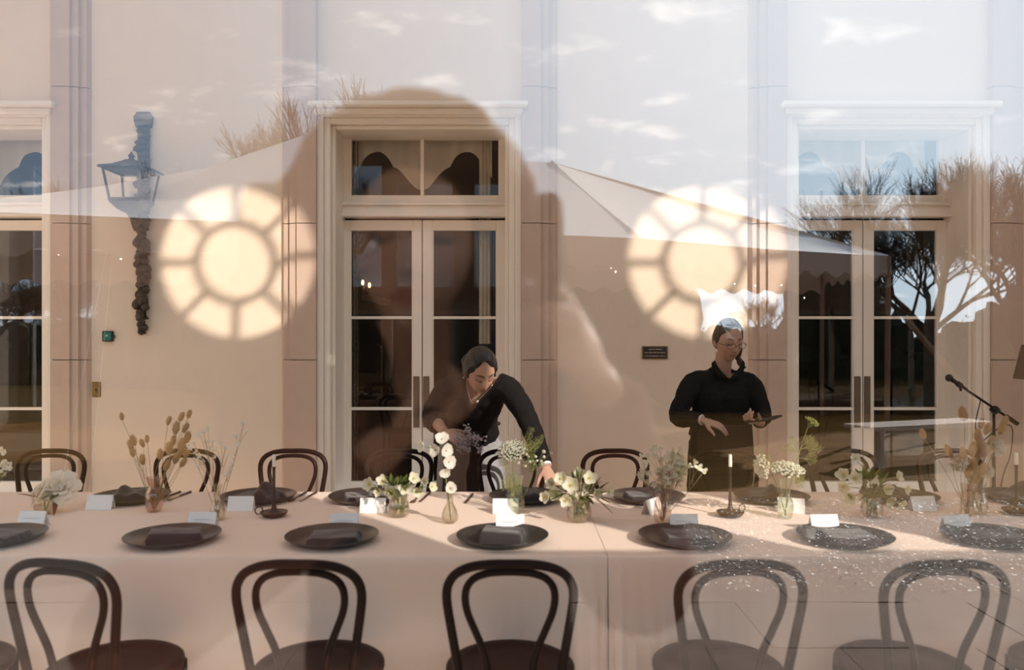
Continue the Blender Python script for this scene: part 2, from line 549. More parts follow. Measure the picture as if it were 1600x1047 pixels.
# ------------------------------------------------------------------ french doors with transoms
M['plate'] = mat('bronze push plate', (0.16, 0.115, 0.08), 0.45, 0.6, var=0.15, scale=20)
M['curtain'] = thin_mat('cream curtain', (0.90, 0.78, 0.62), 0.2)
M['browncurtain'] = mat('brown patterned curtain', (0.07, 0.05, 0.03), 0.9, scale=40, col2=(0.14, 0.11, 0.06))
def frame_rect(mb, x0, x1, z0, z1, wl, wr, wb_, wt, y0, y1, bev=0.004):
    mb.box((x0, y0, z0), (x0 + wl, y1, z1), bev=bev)
    mb.box((x1 - wr, y0, z0), (x1, y1, z1), bev=bev)
    mb.box((x0 + wl, y0, z0), (x1 - wr, y1, z0 + wb_), bev=bev)
    mb.box((x0 + wl, y0, z1 - wt), (x1 - wr, y1, z1), bev=bev)
def door(num, cx, a, b):
    """French door pair: casing, transom and two glazed leaves; cx is the meeting line."""
    r = empty('door_%d' % num, (cx, YD, 0)); r['kind'] = 'structure'
    A, B = a - cx, b - cx
    c = MB()
    yb = YW - YD
    # architrave in three steps on each side and overhead
    for (o, wd, y) in ((0.0, 0.05, yb - 0.045), (0.05, 0.05, yb - 0.02), (0.10, 0.03, yb + 0.03)):
        zt = 3.29 - o
        c.box((A + o, y, 0), (A + o + wd, 0.03, zt), bev=0.006)
        c.box((B - o - wd, y, 0), (B - o, 0.03, zt), bev=0.006)
        c.box((A + o + wd, y, zt - wd), (B - o - wd, 0.03, zt), bev=0.006)
    c.build('casing', M['paint'], r)
    c = MB()
    c.box((A - 0.01, yb - 0.09, 3.25), (B + 0.01, yb, 3.30), bev=0.01)
    c.box((A - 0.05, yb - 0.13, 3.30), (B + 0.05, yb, 3.345), bev=0.012)
    c.build('cornice', M['paint'], r)
    A2, B2 = A + 0.10, B - 0.10
    c = MB()
    c.box((A2, -0.10, 2.505), (B2, 0.03, 2.53), bev=0.005)
    c.box((A2, -0.07, 2.53), (B2, 0.03, 2.60), bev=0.004)
    c.box((A2, -0.09, 2.60), (B2, 0.03, 2.625), bev=0.005)
    c.build('transom_bar', M['paint'], r)
    t = MB(); frame_rect(t, A2, B2, 2.625, 3.26, 0.09, 0.09, 0.07, 0.06, -0.02, 0.03)
    t.box((-0.014, -0.025, 2.69), (0.014, 0.025, 3.205))
    to = t.build('transom', M['paint'], r)
    for x0, x1 in ((A2 + 0.09, -0.014), (0.014, B2 - 0.09)):
        MB().add([(x0, 0.005, 2.69), (x1, 0.005, 2.69), (x1, 0.005, 3.205), (x0, 0.005, 3.205)], [(0, 1, 2, 3)]).build('pane', M['doorpane'], to, smooth=0)
    for sgn in (-1, 1):
        x0, x1 = (-0.698, -0.004) if sgn < 0 else (0.004, 0.698)
        wl, wr = (0.095, 0.076) if sgn < 0 else (0.082, 0.075)
        l = MB(); frame_rect(l, x0, x1, 0.02, 2.485, wl, wr, 0.28, 0.085, -0.02, 0.025)
        gx0, gx1 = x0 + wl, x1 - wr
        for zc in (1.67, 0.908):
            l.box((gx0, -0.022, zc - 0.012), (gx1, 0.02, zc + 0.012), bev=0.003)
        for (zz0, zz1) in ((0.30, 0.896), (0.92, 1.658), (1.682, 2.40)):
            for u0, u1 in ((gx0, gx0 + 0.008), (gx1 - 0.008, gx1)):
                l.box((u0, -0.014, zz0), (u1, 0.014, zz1))
        lo = l.build('door_leaf', M['paint'], r)
        for (zz0, zz1) in ((0.30, 0.896), (0.92, 1.658), (1.682, 2.40)):
            MB().add([(gx0, 0.004, zz0), (gx1, 0.004, zz0), (gx1, 0.004, zz1), (gx0, 0.004, zz1)], [(0, 1, 2, 3)]).build('pane', M['doorpane'], lo, smooth=0)
        px = -0.048 if sgn < 0 else 0.034
        MB().box((px - 0.026, -0.03, 0.752), (px + 0.026, -0.018, 1.18), bev=0.003).build('push_plate', M['plate'], lo)
    return r
door(1, -0.751 - 3.686, -5.22, -3.61)
door(2, -0.751, -1.534, 0.076)
door(3, -0.751 + 3.686, 2.152, 3.762)

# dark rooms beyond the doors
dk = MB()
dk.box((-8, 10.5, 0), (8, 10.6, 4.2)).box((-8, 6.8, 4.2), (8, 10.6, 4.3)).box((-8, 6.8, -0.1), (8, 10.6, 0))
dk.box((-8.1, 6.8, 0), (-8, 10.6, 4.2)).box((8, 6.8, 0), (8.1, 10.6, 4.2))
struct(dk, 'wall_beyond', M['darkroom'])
for cx, xs in ((-0.751, 'middle'), (-4.437, 'left'), (2.935, 'right')):
    cu = empty('transom_curtain', (cx, YD + 0.12, 0))
    tag(cu, 'scalloped cream curtain valance behind the transom glass of the %s french doors' % xs, 'curtain')
    def fv(u, v):
        x = -0.62 + 1.20 * u
        s = (u - 0.5) * 2
        a = abs(s)
        # two high arches either side of a deep central swag
        edge = 2.86 + 0.10 * math.cos(min(1.0, a / 0.42) * PI) * -1 if a < 0.42 else 2.96 + 0.13 * math.sin(min(1.0, (a - 0.42) / 0.44) * PI) ** 0.6 - 0.10 * max(0, (a - 0.9) / 0.1)
        return Vector((x, 0.012 * math.sin(x * 40), lerp(3.24, edge, v)))
    MB().grid(fv, 60, 6).build('valance', M['curtain'], cu, smooth=180)
    def fc(u, v):
        return Vector((-0.66 + 0.10 * u, 0.02 * math.sin(u * 18) + 0.01, lerp(3.24, 0.02, v)))
    MB().grid(fc, 16, 4).build('curtain_panel', M['browncurtain'], cu, smooth=180)
    def fd(u, v):
        return Vector((0.47 + 0.10 * u, 0.02 * math.sin(u * 20), lerp(3.24, 1.45, v)))
    if xs == 'middle': MB().grid(fd, 16, 4).build('curtain_panel', M['curtain'], cu, smooth=180)
sc = empty('wall_sconce', q(571, 446, 9.0))
tag(sc, 'small twin candle sconce glowing orange in the dark room behind the left door leaf', 'lamp')
b = MB()
for dx, dz in ((-0.03, 0.0), (0.045, -0.03)):
    b = MB().ball((dx, 0, 0.035 + dz), (0.014, 0.014, 0.03), 10, 8)
    b.build('bulb', emit_mat('warm bulb', (1.0, 0.45, 0.12), 14) if dx < 0 else bpy.data.materials['warm bulb'], sc, smooth=180)
    MB().lathe([(0.008, -0.09), (0.02, -0.01), (0.012, 0.01)], 10, c=(dx, 0, dz)).build('candle_cup', M['plate'], sc)
MB().box((-0.05, 0.02, -0.16), (0.06, 1.49, -0.10)).build('bracket', M['plate'], sc, smooth=0)

# ------------------------------------------------------------------ outside, seen mirrored in the pane
M['lawn'] = mat('winter lawn', (0.16, 0.075, 0.012), 0.95, scale=1.6, col2=(0.25, 0.125, 0.025), spec=0.1, bump=0.2, stretch=(0.5, 2.2, 1), detail=8)
M['gravel'] = mat('gravel and leaf litter', (0.10, 0.075, 0.055), 0.9, scale=60, col2=(0.22, 0.17, 0.13), spec=0.2, bump=0.5)
M['paver'] = mat('terrace stone', (0.15, 0.10, 0.072), 0.8, scale=5, col2=(0.20, 0.138, 0.10), spec=0.2, bump=0.1)
M['bark'] = mat('dark bark', (0.055, 0.040, 0.032), 0.9, scale=12, var=0.3, spec=0.2)
M['evergreen'] = mat('dark evergreen', (0.022, 0.026, 0.014), 0.8, scale=8, var=0.4, spec=0.2)
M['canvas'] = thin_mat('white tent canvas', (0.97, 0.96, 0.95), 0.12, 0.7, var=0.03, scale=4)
M['shadedcanvas'] = thin_mat('shaded valance canvas', (0.50, 0.38, 0.32), 0.06, 0.8, var=0.03, scale=4)  # white canvas with the valance's shade put into its colour
M['wood'] = mat('tent pole wood', (0.28, 0.17, 0.11), 0.6, scale=20, var=0.2, stretch=(4, 4, 0.5))
M['palewood'] = mat('weathered bench wood', (0.5, 0.38, 0.31), 0.8, scale=14, var=0.2, stretch=(1, 4, 4))
M['rope'] = mat('white rope', (0.8, 0.75, 0.72), 0.8)

gl = MB().box((-90, -130, -0.3), (90, -6.0, -0.03))
struct(gl, 'lawn', M['lawn'])
gp = MB()
gp.grid(lambda u, v: Vector((lerp(-30, 30, u), lerp(-6.0, -4.4, v), -0.02 + 0.012 * mnoise.noise(Vector((u * 200, v * 9, 0))))), 200, 8)
struct(gp, 'gravel_path', M['gravel'])
ter = empty('terrace', (0, -2, 0)); ter['kind'] = 'structure'
MB().box((-12, -4.4, -0.3), (12, 0.36, -0.02)).build('bedding', M['paver'], ter, smooth=0, world=True)
k = 0
for i in range(16):
    for j in range(7):
        if k >= 299: break
        k += 1
        x0 = -5.0 + i * 0.66 + (0.33 if j % 2 else 0); y0 = -4.4 + j * 0.66
        if y0 + 0.66 > 0.36: continue
        h = rnd.uniform(-0.004, 0.004)
        MB().box((x0 + 0.002, y0 + 0.002, -0.03), (x0 + 0.658, y0 + 0.658, h)).build('paving_stone', M['paver'], ter, smooth=0, world=True)
# leaf litter on the gravel
M['deadleaf'] = mat('dead leaves', (0.55, 0.46, 0.38), 0.45, scale=10, col2=(0.95, 0.9, 0.82), spec=0.8)
ll = MB()
for i in range(12000):
    x = rnd.uniform(0.9, 8.0); y = rnd.uniform(-6.6, -3.9)
    s_ = rnd.uniform(0.005, 0.014); a = rnd.uniform(0, 2 * PI); t = rnd.uniform(-0.9, 0.9)
    u = Vector((math.cos(a), math.sin(a), t * 0.4)) * s_; v_ = Vector((-math.sin(a), math.cos(a), t)) * s_ * 0.6
    c0 = Vector((x, y, 0.015))
    ll.add([c0 - u, c0 - v_, c0 + u, c0 + v_], [(0, 1, 2, 3)])
o = ll.build('fallen_leaves', M['deadleaf'], smooth=0, kind='stuff')
tag(o, 'pale fallen leaves glinting on the gravel, mirrored in the glass', 'leaves')

# tent
tent = empty('tent', mq(700, 523, 10.0) * 1.0)
tent.location.z = 0
tag(tent, 'white peaked marquee with scalloped valance, mirrored in the window glass', 'tent')
def deep(pts):
    return [(x, y, D * lerp(1.0, 1.15, min(1, max(0, (x + 420) / 500)))) for x, y, D in pts]
def poly_px(pts):
    return [mq(x, y, D) for x, y, D in pts]
T1 = poly_px(deep([(-420, 328, 6.4), (-150, 321, 7.2), (0, 309, 7.7), (132, 294, 8.3), (241, 276, 8.8), (400, 246, 9.5), (497, 214, 10.0), (560, 184, 10.3), (612, 163, 10.5), (680, 205, 10.8), (750, 240, 11.1), (820, 251, 11.4), (862, 253, 11.5)]))
EV = lambda x: (x, 331 + 0.041 * x, lerp(6.35, 9.2, (x + 400) / 1400))
B1 = poly_px([EV(x) for x in (-420, -150, 0, 132, 241, 400, 497, 560, 612, 680, 770, 890, 1000)])
T2 = poly_px([(862, 253, 13.2), (925, 273, 13.1), (992, 293, 13.0), (1095, 324, 12.9), (1240, 362, 12.7), (1337, 387, 12.3), (1388, 398, 12.5)])
B2 = poly_px([(1000, 372, 9.2), (1060, 377, 9.7), (1130, 383, 10.3), (1200, 389, 10.9), (1270, 393, 11.5), (1335, 397, 12.05), (1388, 399, 12.5)])
FRp, FLp = Vector((6.0, -14.6, 2.85)), Vector((-8.2, -11.4, 2.85))
def loft2(T, B, n=8, sag=0.10):
    mb = MB()
    L = len(T)
    fine = []
    Tc, Bc = crv(T, 4), crv(B, 4)
    L = len(Tc)
    vs = []
    for i in range(L):
        for j in range(n + 1):
            t = j / n
            p = Tc[i].lerp(Bc[i], t)
            p.z -= sag * math.sin(PI * t) * math.sin(PI * min(1, i / (L - 1)))
            vs.append(p)
    fs = [(i * (n + 1) + j, (i + 1) * (n + 1) + j, (i + 1) * (n + 1) + j + 1, i * (n + 1) + j + 1) for i in range(L - 1) for j in range(n)]
    return mb.add(vs, fs)
cp = loft2(T1, B1)
cp2 = loft2(T2, B2, sag=0.06)
cp.add(cp2.v, cp2.f)
S_, P_, L_, R_ = T1[-1], T1[8], T1[0], T2[-1]
for T, B in (([S_, S_.lerp(R_, 0.5), R_], [FRp.lerp(S_, 0.02), FRp.lerp(R_, 0.5), R_]), (T1[8:], [FLp.lerp(FRp, i / 4) for i in range(5)]), ([L_] + T1[1:9], [L_ + (FLp - L_) * (i / 8) for i in range(9)])):
    q_ = loft2(T, B, 6, 0.05)
    q_.build('far_slope', M['canvas'], tent, smooth=60, world=True)
cpo = cp.build('canopy', M['canvas'], tent, smooth=60, world=True)
# ridge seam
MB().tube(crv([T1[-1] + Vector((0, .02, .01)), T1[-1].lerp(B1[-1], 0.5) + Vector((0, .03, -0.03)), B1[-1] + Vector((0, .02, .0))]), 0.022, 6).build('seam', M['canvas'], cpo, world=True)
def valance(pts, h=0.33, per=0.47):
    P = [Vector(p) for p in pts]
    tot = sum((P[i + 1] - P[i]).length for i in range(len(P) - 1))
    n = int(tot / 0.06)
    vs = []
    for i in range(n + 1):
        d = i / n * tot
        k = 0
        while k < len(P) - 2 and d > (P[k + 1] - P[k]).length:
            d -= (P[k + 1] - P[k]).length; k += 1
        p = P[k].lerp(P[k + 1], min(1, d / (P[k + 1] - P[k]).length))
        s = 0.5 + 0.5 * math.cos(2 * PI * (i / n * tot) / per)
        drop = h - 0.09 + 0.09 * s
        wv = 0.015 * math.sin(i * 0.9)
        vs += [p, p + Vector((0, wv, -drop * 0.5)), p + Vector((0, wv * 1.5, -drop))]
    fs = []
    for i in range(n):
        a = i * 3
        fs += [(a, a + 3, a + 4, a + 1), (a + 1, a + 4, a + 5, a + 2)]
    return MB().add(vs, fs)
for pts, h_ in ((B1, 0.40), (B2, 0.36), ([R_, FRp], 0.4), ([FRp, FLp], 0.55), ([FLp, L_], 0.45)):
    valance(pts, h_).build('valance', M['shadedcanvas'], tent, smooth=60, world=True)
for p in (R_, FRp, FLp, L_, FRp.lerp(FLp, 0.5), P_ - Vector((0, 0, 0.05))):
    MB().tube([Vector((p.x, p.y - (0 if p is P_ else 0.05), -0.05)), Vector((p.x, p.y, p.z - 0.02))], 0.045, 8).build('pole', M['wood'], tent, world=True)
def gr(name, a, b, r, lab, m=None):
    o = empty(name, (a.x, a.y, 0)); tag(o, lab, 'rope')
    MB().tube([a, b], r, 6).build('rope_line', m or M['rope'], o, world=True)
    MB().tube([Vector((b.x, b.y, -0.05)), Vector((b.x, b.y, 0.09))], 0.015, 6).build('peg', M['wood'], o, world=True)
gr('guy_rope', mq(1418, 500, 12.4), Vector((7.9, -12.2, 0.05)), 0.05, 'brown slanting guy line beside the right tent pole, mirrored in the glass', M['wood'])
a = mq(176, 345, 7.6); gr('guy_rope', a, Vector((-4.15, -6.5, 0.05)), 0.003, 'thin white guy rope of the tent above the keyhole plate, leaning left')
a = mq(181, 346, 7.7); gr('guy_rope', a, Vector((-3.93, -6.6, 0.05)), 0.003, 'thin white guy rope of the tent above the keyhole plate, leaning right')
bn = empty('outdoor_bench', (5.0, -9.0, 0))
tag(bn, 'long pale timber bench outside, mirrored in the right-hand doors', 'bench')
for i in range(3):
    MB().box((-0.95, -0.22 + i * 0.16, 0.40), (0.95, -0.08 + i * 0.16, 0.45)).build('plank', M['palewood'], bn, smooth=0)
for x in (-0.8, 0.8):
    for y in (-0.18, 0.2):
        MB().box((x - 0.04, y - 0.04, -0.03), (x + 0.04, y + 0.04, 0.40)).build('leg', M['palewood'], bn, smooth=0)
bn.rotation_euler.z = -0.35
sl = empty('string_lights', (0, -9, 0))
tag(sl, 'string of tiny white bulbs hung under the tent edge, mirrored in the glass', 'lights')
MBULB = emit_mat('tiny bulb', (1, 0.95, 0.85), 14)
pts = [mq(x, y, D) for x, y, D in ((60, 384, 8.2), (96, 393, 8.3), (187, 400, 8.6), (260, 402, 8.9), (430, 408, 9.4), (960, 418, 10.8), (1150, 443, 11.3), (1254, 465, 11.8), (1330, 470, 12))]
MB().tube(crv(pts, 5), 0.004, 5).build('wire', M['bark'], sl, world=True)
for x, y, D in ((85, 388, 8.3), (92, 397, 8.3), (183, 397, 8.6), (189, 404, 8.6), (955, 418, 10.8), (962, 424, 10.8), (1148, 443, 11.3), (1180, 446, 11.3), (1221, 445, 11.6), (1257, 465, 11.8)):
    MB().ball(mq(x, y, D), 0.011, 6, 4).build('bulb', MBULB, sl, smooth=180, world=True)

# bare winter trees
def tree(px, D, top, spread, seed, lab, levels=6, dens=3, lean=0.0, fork=0.32, nl=5):
    tw = 0.00024 * D
    r = random.Random(seed)
    b = mq(px, 523, D)
    H = HC + (523 - top) / F * D
    root = empty('bare_tree', (b.x, b.y, -0.05))
    tag(root, lab, 'tree', 'bare trees beyond the lawn')
    tr = MB()
    zf = H * fork
    tp = crv([(0, 0, 0), (lean * 0.2, 0, zf * 0.5), (lean * 0.6, 0, zf)], 4)
    R0 = 0.022 * H + 0.03
    tr.tube(tp, [R0 * 1.25, R0, R0 * 0.85], 8)
    tr.build('trunk', M['bark'], root, smooth=60)
    def grow(mb, p, d, L, rad, lv):
        n = 4 if lv > 3 else 3 if lv > 1 else 2
        pts = [p.copy()]
        dd = d.copy()
        for i in range(n):
            dd = (dd + Vector((r.uniform(-1, 1), r.uniform(-1, 1), r.uniform(-0.5, 0.8))) * 0.22).normalized()
            pts.append(pts[-1] + dd * (L / n))
        mb.tube(pts, [rad, rad * 0.62], 5 if lv > 3 else 3, caps=False)
        if lv <= 0:
            return
        for i in range(dens + (1 if lv < 3 else 0)):
            t = r.uniform(0.35, 1.0)
            k = min(int(t * n), n - 1)
            q0 = pts[k].lerp(pts[k + 1], t * n - k)
            ax = Vector((r.uniform(-1, 1), r.uniform(-1, 1), r.uniform(-0.5, 0.9)))
            nd = (dd * 0.9 + ax * 0.62).normalized()
            grow(mb, q0, nd, L * r.uniform(0.6, 0.85), max(rad * 0.52, tw), lv - 1)
        grow(mb, pts[-1], dd, L * 0.75, max(rad * 0.58, tw), lv - 1)
    for i in range(nl):
        mb = MB()
        a = 2 * PI * (i + r.uniform(-.25, .25)) / nl
        d = Vector((math.cos(a) * spread, math.sin(a) * spread, 1)).normalized()
        grow(mb, tp[-1] - Vector((0, 0, r.uniform(0, zf * 0.25))), d, (H - zf) * 0.34, R0 * 0.5, levels - 1)
        mb.build('branch', M['bark'], root, smooth=0)
    return root
tree(1440, 27, 225, 1.0, 3, 'large spreading bare tree right of the tent corner, mirrored in the glass', 6, 3, 0.3, 0.24, 7)
tree(1585, 23, 226, 0.6, 5, 'tall dense bare tree at the right edge, behind the microphone stand', 6, 3, 0.2, 0.3, 6)
tree(1700, 28, 225, 0.7, 6, 'bare tree cut by the right edge of the picture', 5, 3)
tree(540, 26, 100, 0.75, 11, 'tall bare tree rising behind the tent peak beside the door cornice', 5, 3, 0.2, 0.5)
tree(462, 29, 155, 0.9, 12, 'bare tree leaning out over the left tent slope', 5, 3, -0.4, 0.55)
tree(380, 33, 205, 0.8, 13, 'low bare tree just showing over the left tent slope', 5, 2)
tree(108, 31, 245, 0.6, 14, 'twiggy tree top left of the wall lantern over the tent', 5, 3)
tree(205, 34, 240, 0.6, 15, 'twiggy tree top behind the wall lantern', 5, 2)
for i, (x, D, t) in enumerate(((12, 33, 396), (60, 36, 400), (118, 38, 408), (1195, 38, 452), (955, 40, 470), (1330, 33, 445))):
    tree(x, D, t, 0.9, 30 + i, ('small bare tree under the left tent valance', 'small bare tree under the tent valance beside the left door frame', 'small bare tree behind the left stone pilaster', 'small bare tree above the head of the woman in glasses', 'small bare tree seen below the tent eave left of the plaque', 'small bare tree showing in the left leaf of the right-hand doors')[i], 5, 3)
# dark evergreen undergrowth closing the lawn, nearer at the right
core, lvs = MB(), MB()
r = random.Random(100)
def prof_at(x, pts):
    for (a, b), (c, d) in zip(pts, pts[1:]):
        if a <= x <= c:
            return lerp(b, d, (x - a) / (c - a))
    return pts[0][1] if x < pts[0][0] else pts[-1][1]
px = -500
while px < 2000:
    D = prof_at(px, [(-500, 26), (100, 25), (500, 20), (900, 17.0), (1120, 16.4), (1500, 15.8), (2000, 15.5)])
    ty = prof_at(px, [(0, 488), (185, 486), (200, 385), (900, 380), (1050, 390), (1062, 492), (1268, 496), (1280, 400), (1350, 405), (1372, 495), (1455, 512), (1490, 470), (1600, 440), (2000, 420)]) + r.uniform(-3, 3)
    b = mq(px, 523, D)
    h = (HC + (523 - ty) / F * D) / (1.06 if ty > 450 else 0.94)
    wd = 0.055 * D
    o_ = Vector((b.x, b.y, -0.05))
    core.ball(o_ + Vector((0, 0, h * 0.3)), (wd, 0.6, h * 0.42), 14, 8, jit=0.4)
    for j in range(7):
        c = o_ + Vector((r.uniform(-wd, wd) * 0.7, r.uniform(-0.4, 0.4), r.uniform(0.25, 0.68) * h))
        rr = Vector((r.uniform(.35, .55) * wd, 0.5, r.uniform(.24, .32) * h))
        core.ball(c, rr, 12, 8, jit=0.5)
        for k in range(80):
            d = Vector((r.gauss(0, 1), r.gauss(0, 1), r.gauss(0, 1))).normalized()
            p = c + Vector((d.x * rr.x, d.y * rr.y, d.z * rr.z)) * r.uniform(0.95, 1.3)
            s_ = r.uniform(0.04, 0.11)
            u = Vector((r.gauss(0, 1), r.gauss(0, 1), r.gauss(0, 1))).normalized() * s_
            v_ = d.cross(u).normalized() * s_ * 0.4
            lvs.add([p - v_, p + u, p + v_], [(0, 1, 2)])
    px += 1244 * wd * 0.62 / D
core.add(lvs.v, lvs.f)
o = core.build('undergrowth', M['evergreen'], smooth=40, kind='stuff')
tag(o, 'dark evergreen undergrowth along the far side of the lawn, mirrored in the glass', 'bushes')

# ------------------------------------------------------------------ tables and cloths
M['cloth'] = mat('cream linen tablecloth', (0.82, 0.635, 0.515), 0.9, var=0.03, scale=220, bump=0.12, spec=0.15, sheen=0.2)
M['tabletop'] = mat('folding table wood', (0.35, 0.25, 0.16), 0.6)
M['steel'] = mat('grey steel', (0.25, 0.25, 0.25), 0.4, 0.8)
YF, YB = 2.803, 3.945
XS = 0.337
for x0, x1, side in ((-4.0, XS - 0.0008, 'left'), (XS + 0.0008, 4.4, 'right')):
    t = empty('banquet_table', ((x0 + x1) / 2, (YF + YB) / 2, 0))
    tag(t, 'long banquet table hidden under the %s cream cloth' % side, 'table')
    MB().box((x0 + 0.03, YF + 0.02, 0.71), (x1 - 0.03, YB - 0.02, 0.742)).build('tabletop', M['tabletop'], t, smooth=0, world=True)
    for x in (x0 + 0.3, x1 - 0.3):
        for y in (YF + 0.12, YB - 0.12):
            MB().tube([(x, y, 0.0), (x, y, 0.71)], 0.016, 8).build('leg', M['steel'], t, world=True)
    cl = empty('tablecloth', ((x0 + x1) / 2, (YF + YB) / 2, 0))
    tag(cl, 'cream linen tablecloth %s' % ('on the left table, with a pressed crease along its front drop' if side == 'left' else 'on the right table, folded at the join of the tables'), 'tablecloth')
    mb = MB()
    nx = 260
    xs_ = [x0 + (x1 - x0) * (i / nx) for i in range(nx + 1)]
    prof = [(YB + 0.004, 0.05 + 0.685 * i / 6) for i in range(7)] + [(YB, TZ - 0.002)]
    prof += [(lerp(YB - 0.01, YF + 0.02, i / 12), TZ) for i in range(13)]
    prof += [(YF + 0.010, TZ - 0.0005), (YF + 0.003, TZ - 0.004), (YF, TZ - 0.010)]
    prof += [(YF, TZ - 0.012 - 0.69 * (i / 24)) for i in range(1, 25)]
    def pos(x, y, z):
        if y <= YF + 0.001:
            d = (TZ - z)
            e = abs(x - XS)
            am = min(1.0, d / 0.25) * math.exp(-e / 0.16) * 0.050
            fold = am * math.sin(e * 62 + (0.6 if side == 'left' else 2.0)) - 0.02 * min(1, d / 0.2) * math.exp(-(e / 0.05) ** 2)
            wr = 0.011 * min(1, d / 0.2) * (mnoise.noise(Vector((x * 3.2, z * 1.3, 5 if side == 'left' else 9))) + 0.5 * mnoise.noise(Vector((x * 7 + z * 6, z * 3 - x * 2, 2))))
            cr_ = 0.0
            if side == 'left':
                cr_ = -0.005 * math.exp(-((z - 0.665) / 0.006) ** 2)
            return Vector((x, y - abs(fold) - 0.001 + wr * 0.8 + cr_ - 0.012 * min(1, d / 0.5), z))
        if y >= YB + 0.003:
            return Vector((x, y + 0.01 * math.sin(x * 14) * (TZ - z), z))
        return Vector((x, y, z + 0.0012 * mnoise.noise(Vector((x * 6, y * 6, 1)))))
    vs = [pos(x, y, z) for x in xs_ for (y, z) in prof]
    m_ = len(prof)
    fs = [(i * m_ + j, (i + 1) * m_ + j, (i + 1) * m_ + j + 1, i * m_ + j + 1) for i in range(nx) for j in range(m_ - 1)]
    mb.add(vs, fs)
    # side drop at the join
    xe = x1 if side == 'left' else x0
    mb.build('cloth', M['cloth'], cl, smooth=75, world=True)

# ------------------------------------------------------------------ bentwood chairs
M['bent'] = mat('dark bentwood', (0.016, 0.007, 0.005), 0.34, var=0.25, scale=12, spec=0.1, stretch=(1, 1, 0.3))
M['seatwood'] = mat('dark seat veneer', (0.032, 0.012, 0.008), 0.5, var=0.2, scale=14, spec=0.12, stretch=(0.3, 2, 1))
def make_chair():
    r = empty('bentwood_chair')
    half = [(0.148, 0.452, -0.185), (0.152, 0.50, -0.192), (0.160, 0.56, -0.200), (0.172, 0.64, -0.210), (0.182, 0.705, -0.218), (0.187, 0.752, -0.223), (0.182, 0.790, -0.227), (0.160, 0.822, -0.231), (0.118, 0.843, -0.234), (0.062, 0.852, -0.236)]
    pts = [(-x, y, z) for x, z, y in half] + [(0, -0.237, 0.853)] + [(x, y, z) for x, z, y in half[::-1]]
    MB().tube(crv(pts, 6), 0.0140, 12).build('back_bow', M['bent'], r, smooth=180)
    half = [(0.060, 0.452, -0.172), (0.066, 0.51, -0.182), (0.080, 0.58, -0.190), (0.105, 0.645, -0.199), (0.126, 0.70, -0.206), (0.133, 0.745, -0.211), (0.126, 0.782, -0.216), (0.103, 0.808, -0.220), (0.066, 0.822, -0.223), (0.03, 0.826, -0.224)]
    pts = [(-x, y, z) for x, z, y in half] + [(0, -0.224, 0.827)] + [(x, y, z) for x, z, y in half[::-1]]
    MB().tube(crv(pts, 6), 0.0115, 12).build('inner_bow', M['bent'], r, smooth=180)
    MB().lathe([(0.0, 0.462), (0.12, 0.460), (0.165, 0.463), (0.168, 0.4655), (0.200, 0.466), (0.207, 0.461), (0.208, 0.450), (0.204, 0.436), (0.19, 0.432), (0.0, 0.434)], 40).build('seat', M['seatwood'], r, smooth=50)
    ring = [(0.135 * math.cos(a), 0.135 * math.sin(a), 0.22) for a in [2 * PI * i / 32 for i in range(33)]]
    MB().tube(ring, 0.009, 8, caps=False).build('leg_ring', M['bent'], r, smooth=180)
    for sx in (-1, 1):
        MB().tube(crv([(sx * 0.148, -0.185, 0.455), (sx * 0.150, -0.19, 0.25), (sx * 0.165, -0.225, 0.0)]), [0.0135, 0.011], 10).build('leg', M['bent'], r, smooth=180)
        MB().tube(crv([(sx * 0.150, 0.13, 0.44), (sx * 0.156, 0.145, 0.22), (sx * 0.175, 0.19, 0.0)]), [0.017, 0.011], 10).build('leg', M['bent'], r, smooth=180)
    return r
chair0 = make_chair()
used = False
def chair(x, y, rz, label, group):
    global used
    o = chair0 if not used else copy_tree(chair0)
    used = True
    o.location = (x, y, 0); o.rotation_euler.z = rz
    tag(o, label, 'chair', group)
YC = 2.572
for px, yo, deg, lab in ((-168, 0.0, 0, 'bentwood chair on the near side whose seat edge alone shows in the bottom left corner'),
                     (128, 0.0, -13, 'bentwood chair on the near side at left, turned a little with its seat showing reddish'),
                     (474, 0.0, -2, 'bentwood chair on the near side, second whole one from the left'),
                     (797, 0.0, 0, 'bentwood chair on the near side in the middle, left of the join between the cloths'),
                     (1148, 0.0, 3, 'bentwood chair on the near side just right of the join between the cloths'),
                     (1462, 0.0, 4, 'bentwood chair on the near side at right, under the right-hand plates'),
                     (1768, 0.0, 3, 'bentwood chair on the near side cut by the right edge, only its seat showing')):
    chair((px - 800) / 525.0, YC + yo, math.radians(deg), lab, 'bentwood chairs along the near side')
YC2 = 4.385
for px, deg, lab in ((84, 4, 'bentwood chair across the table behind the two white roses'),
                     (287, -5, 'bentwood chair across the table behind the bunny tail grasses in pink glass'),
                     (460, 2, 'bentwood chair across the table in front of the left pilaster of the middle doors'),
                     (624, 0, 'bentwood chair across the table in front of the left glass door leaf'),
                     (796, -3, 'bentwood chair across the table in front of the leaning woman'),
                     (963, 2, 'bentwood chair across the table against the plain wall under the plaque'),
                     (1133, 0, 'bentwood chair across the table in front of the woman in glasses'),
                     (1313, -4, 'bentwood chair across the table before the right-hand glass doors'),
                     (1487, 3, 'bentwood chair across the table beneath the microphone')):
    chair((px - 800) / 270.0, YC2, PI + math.radians(deg), lab, 'bentwood chairs along the far side')

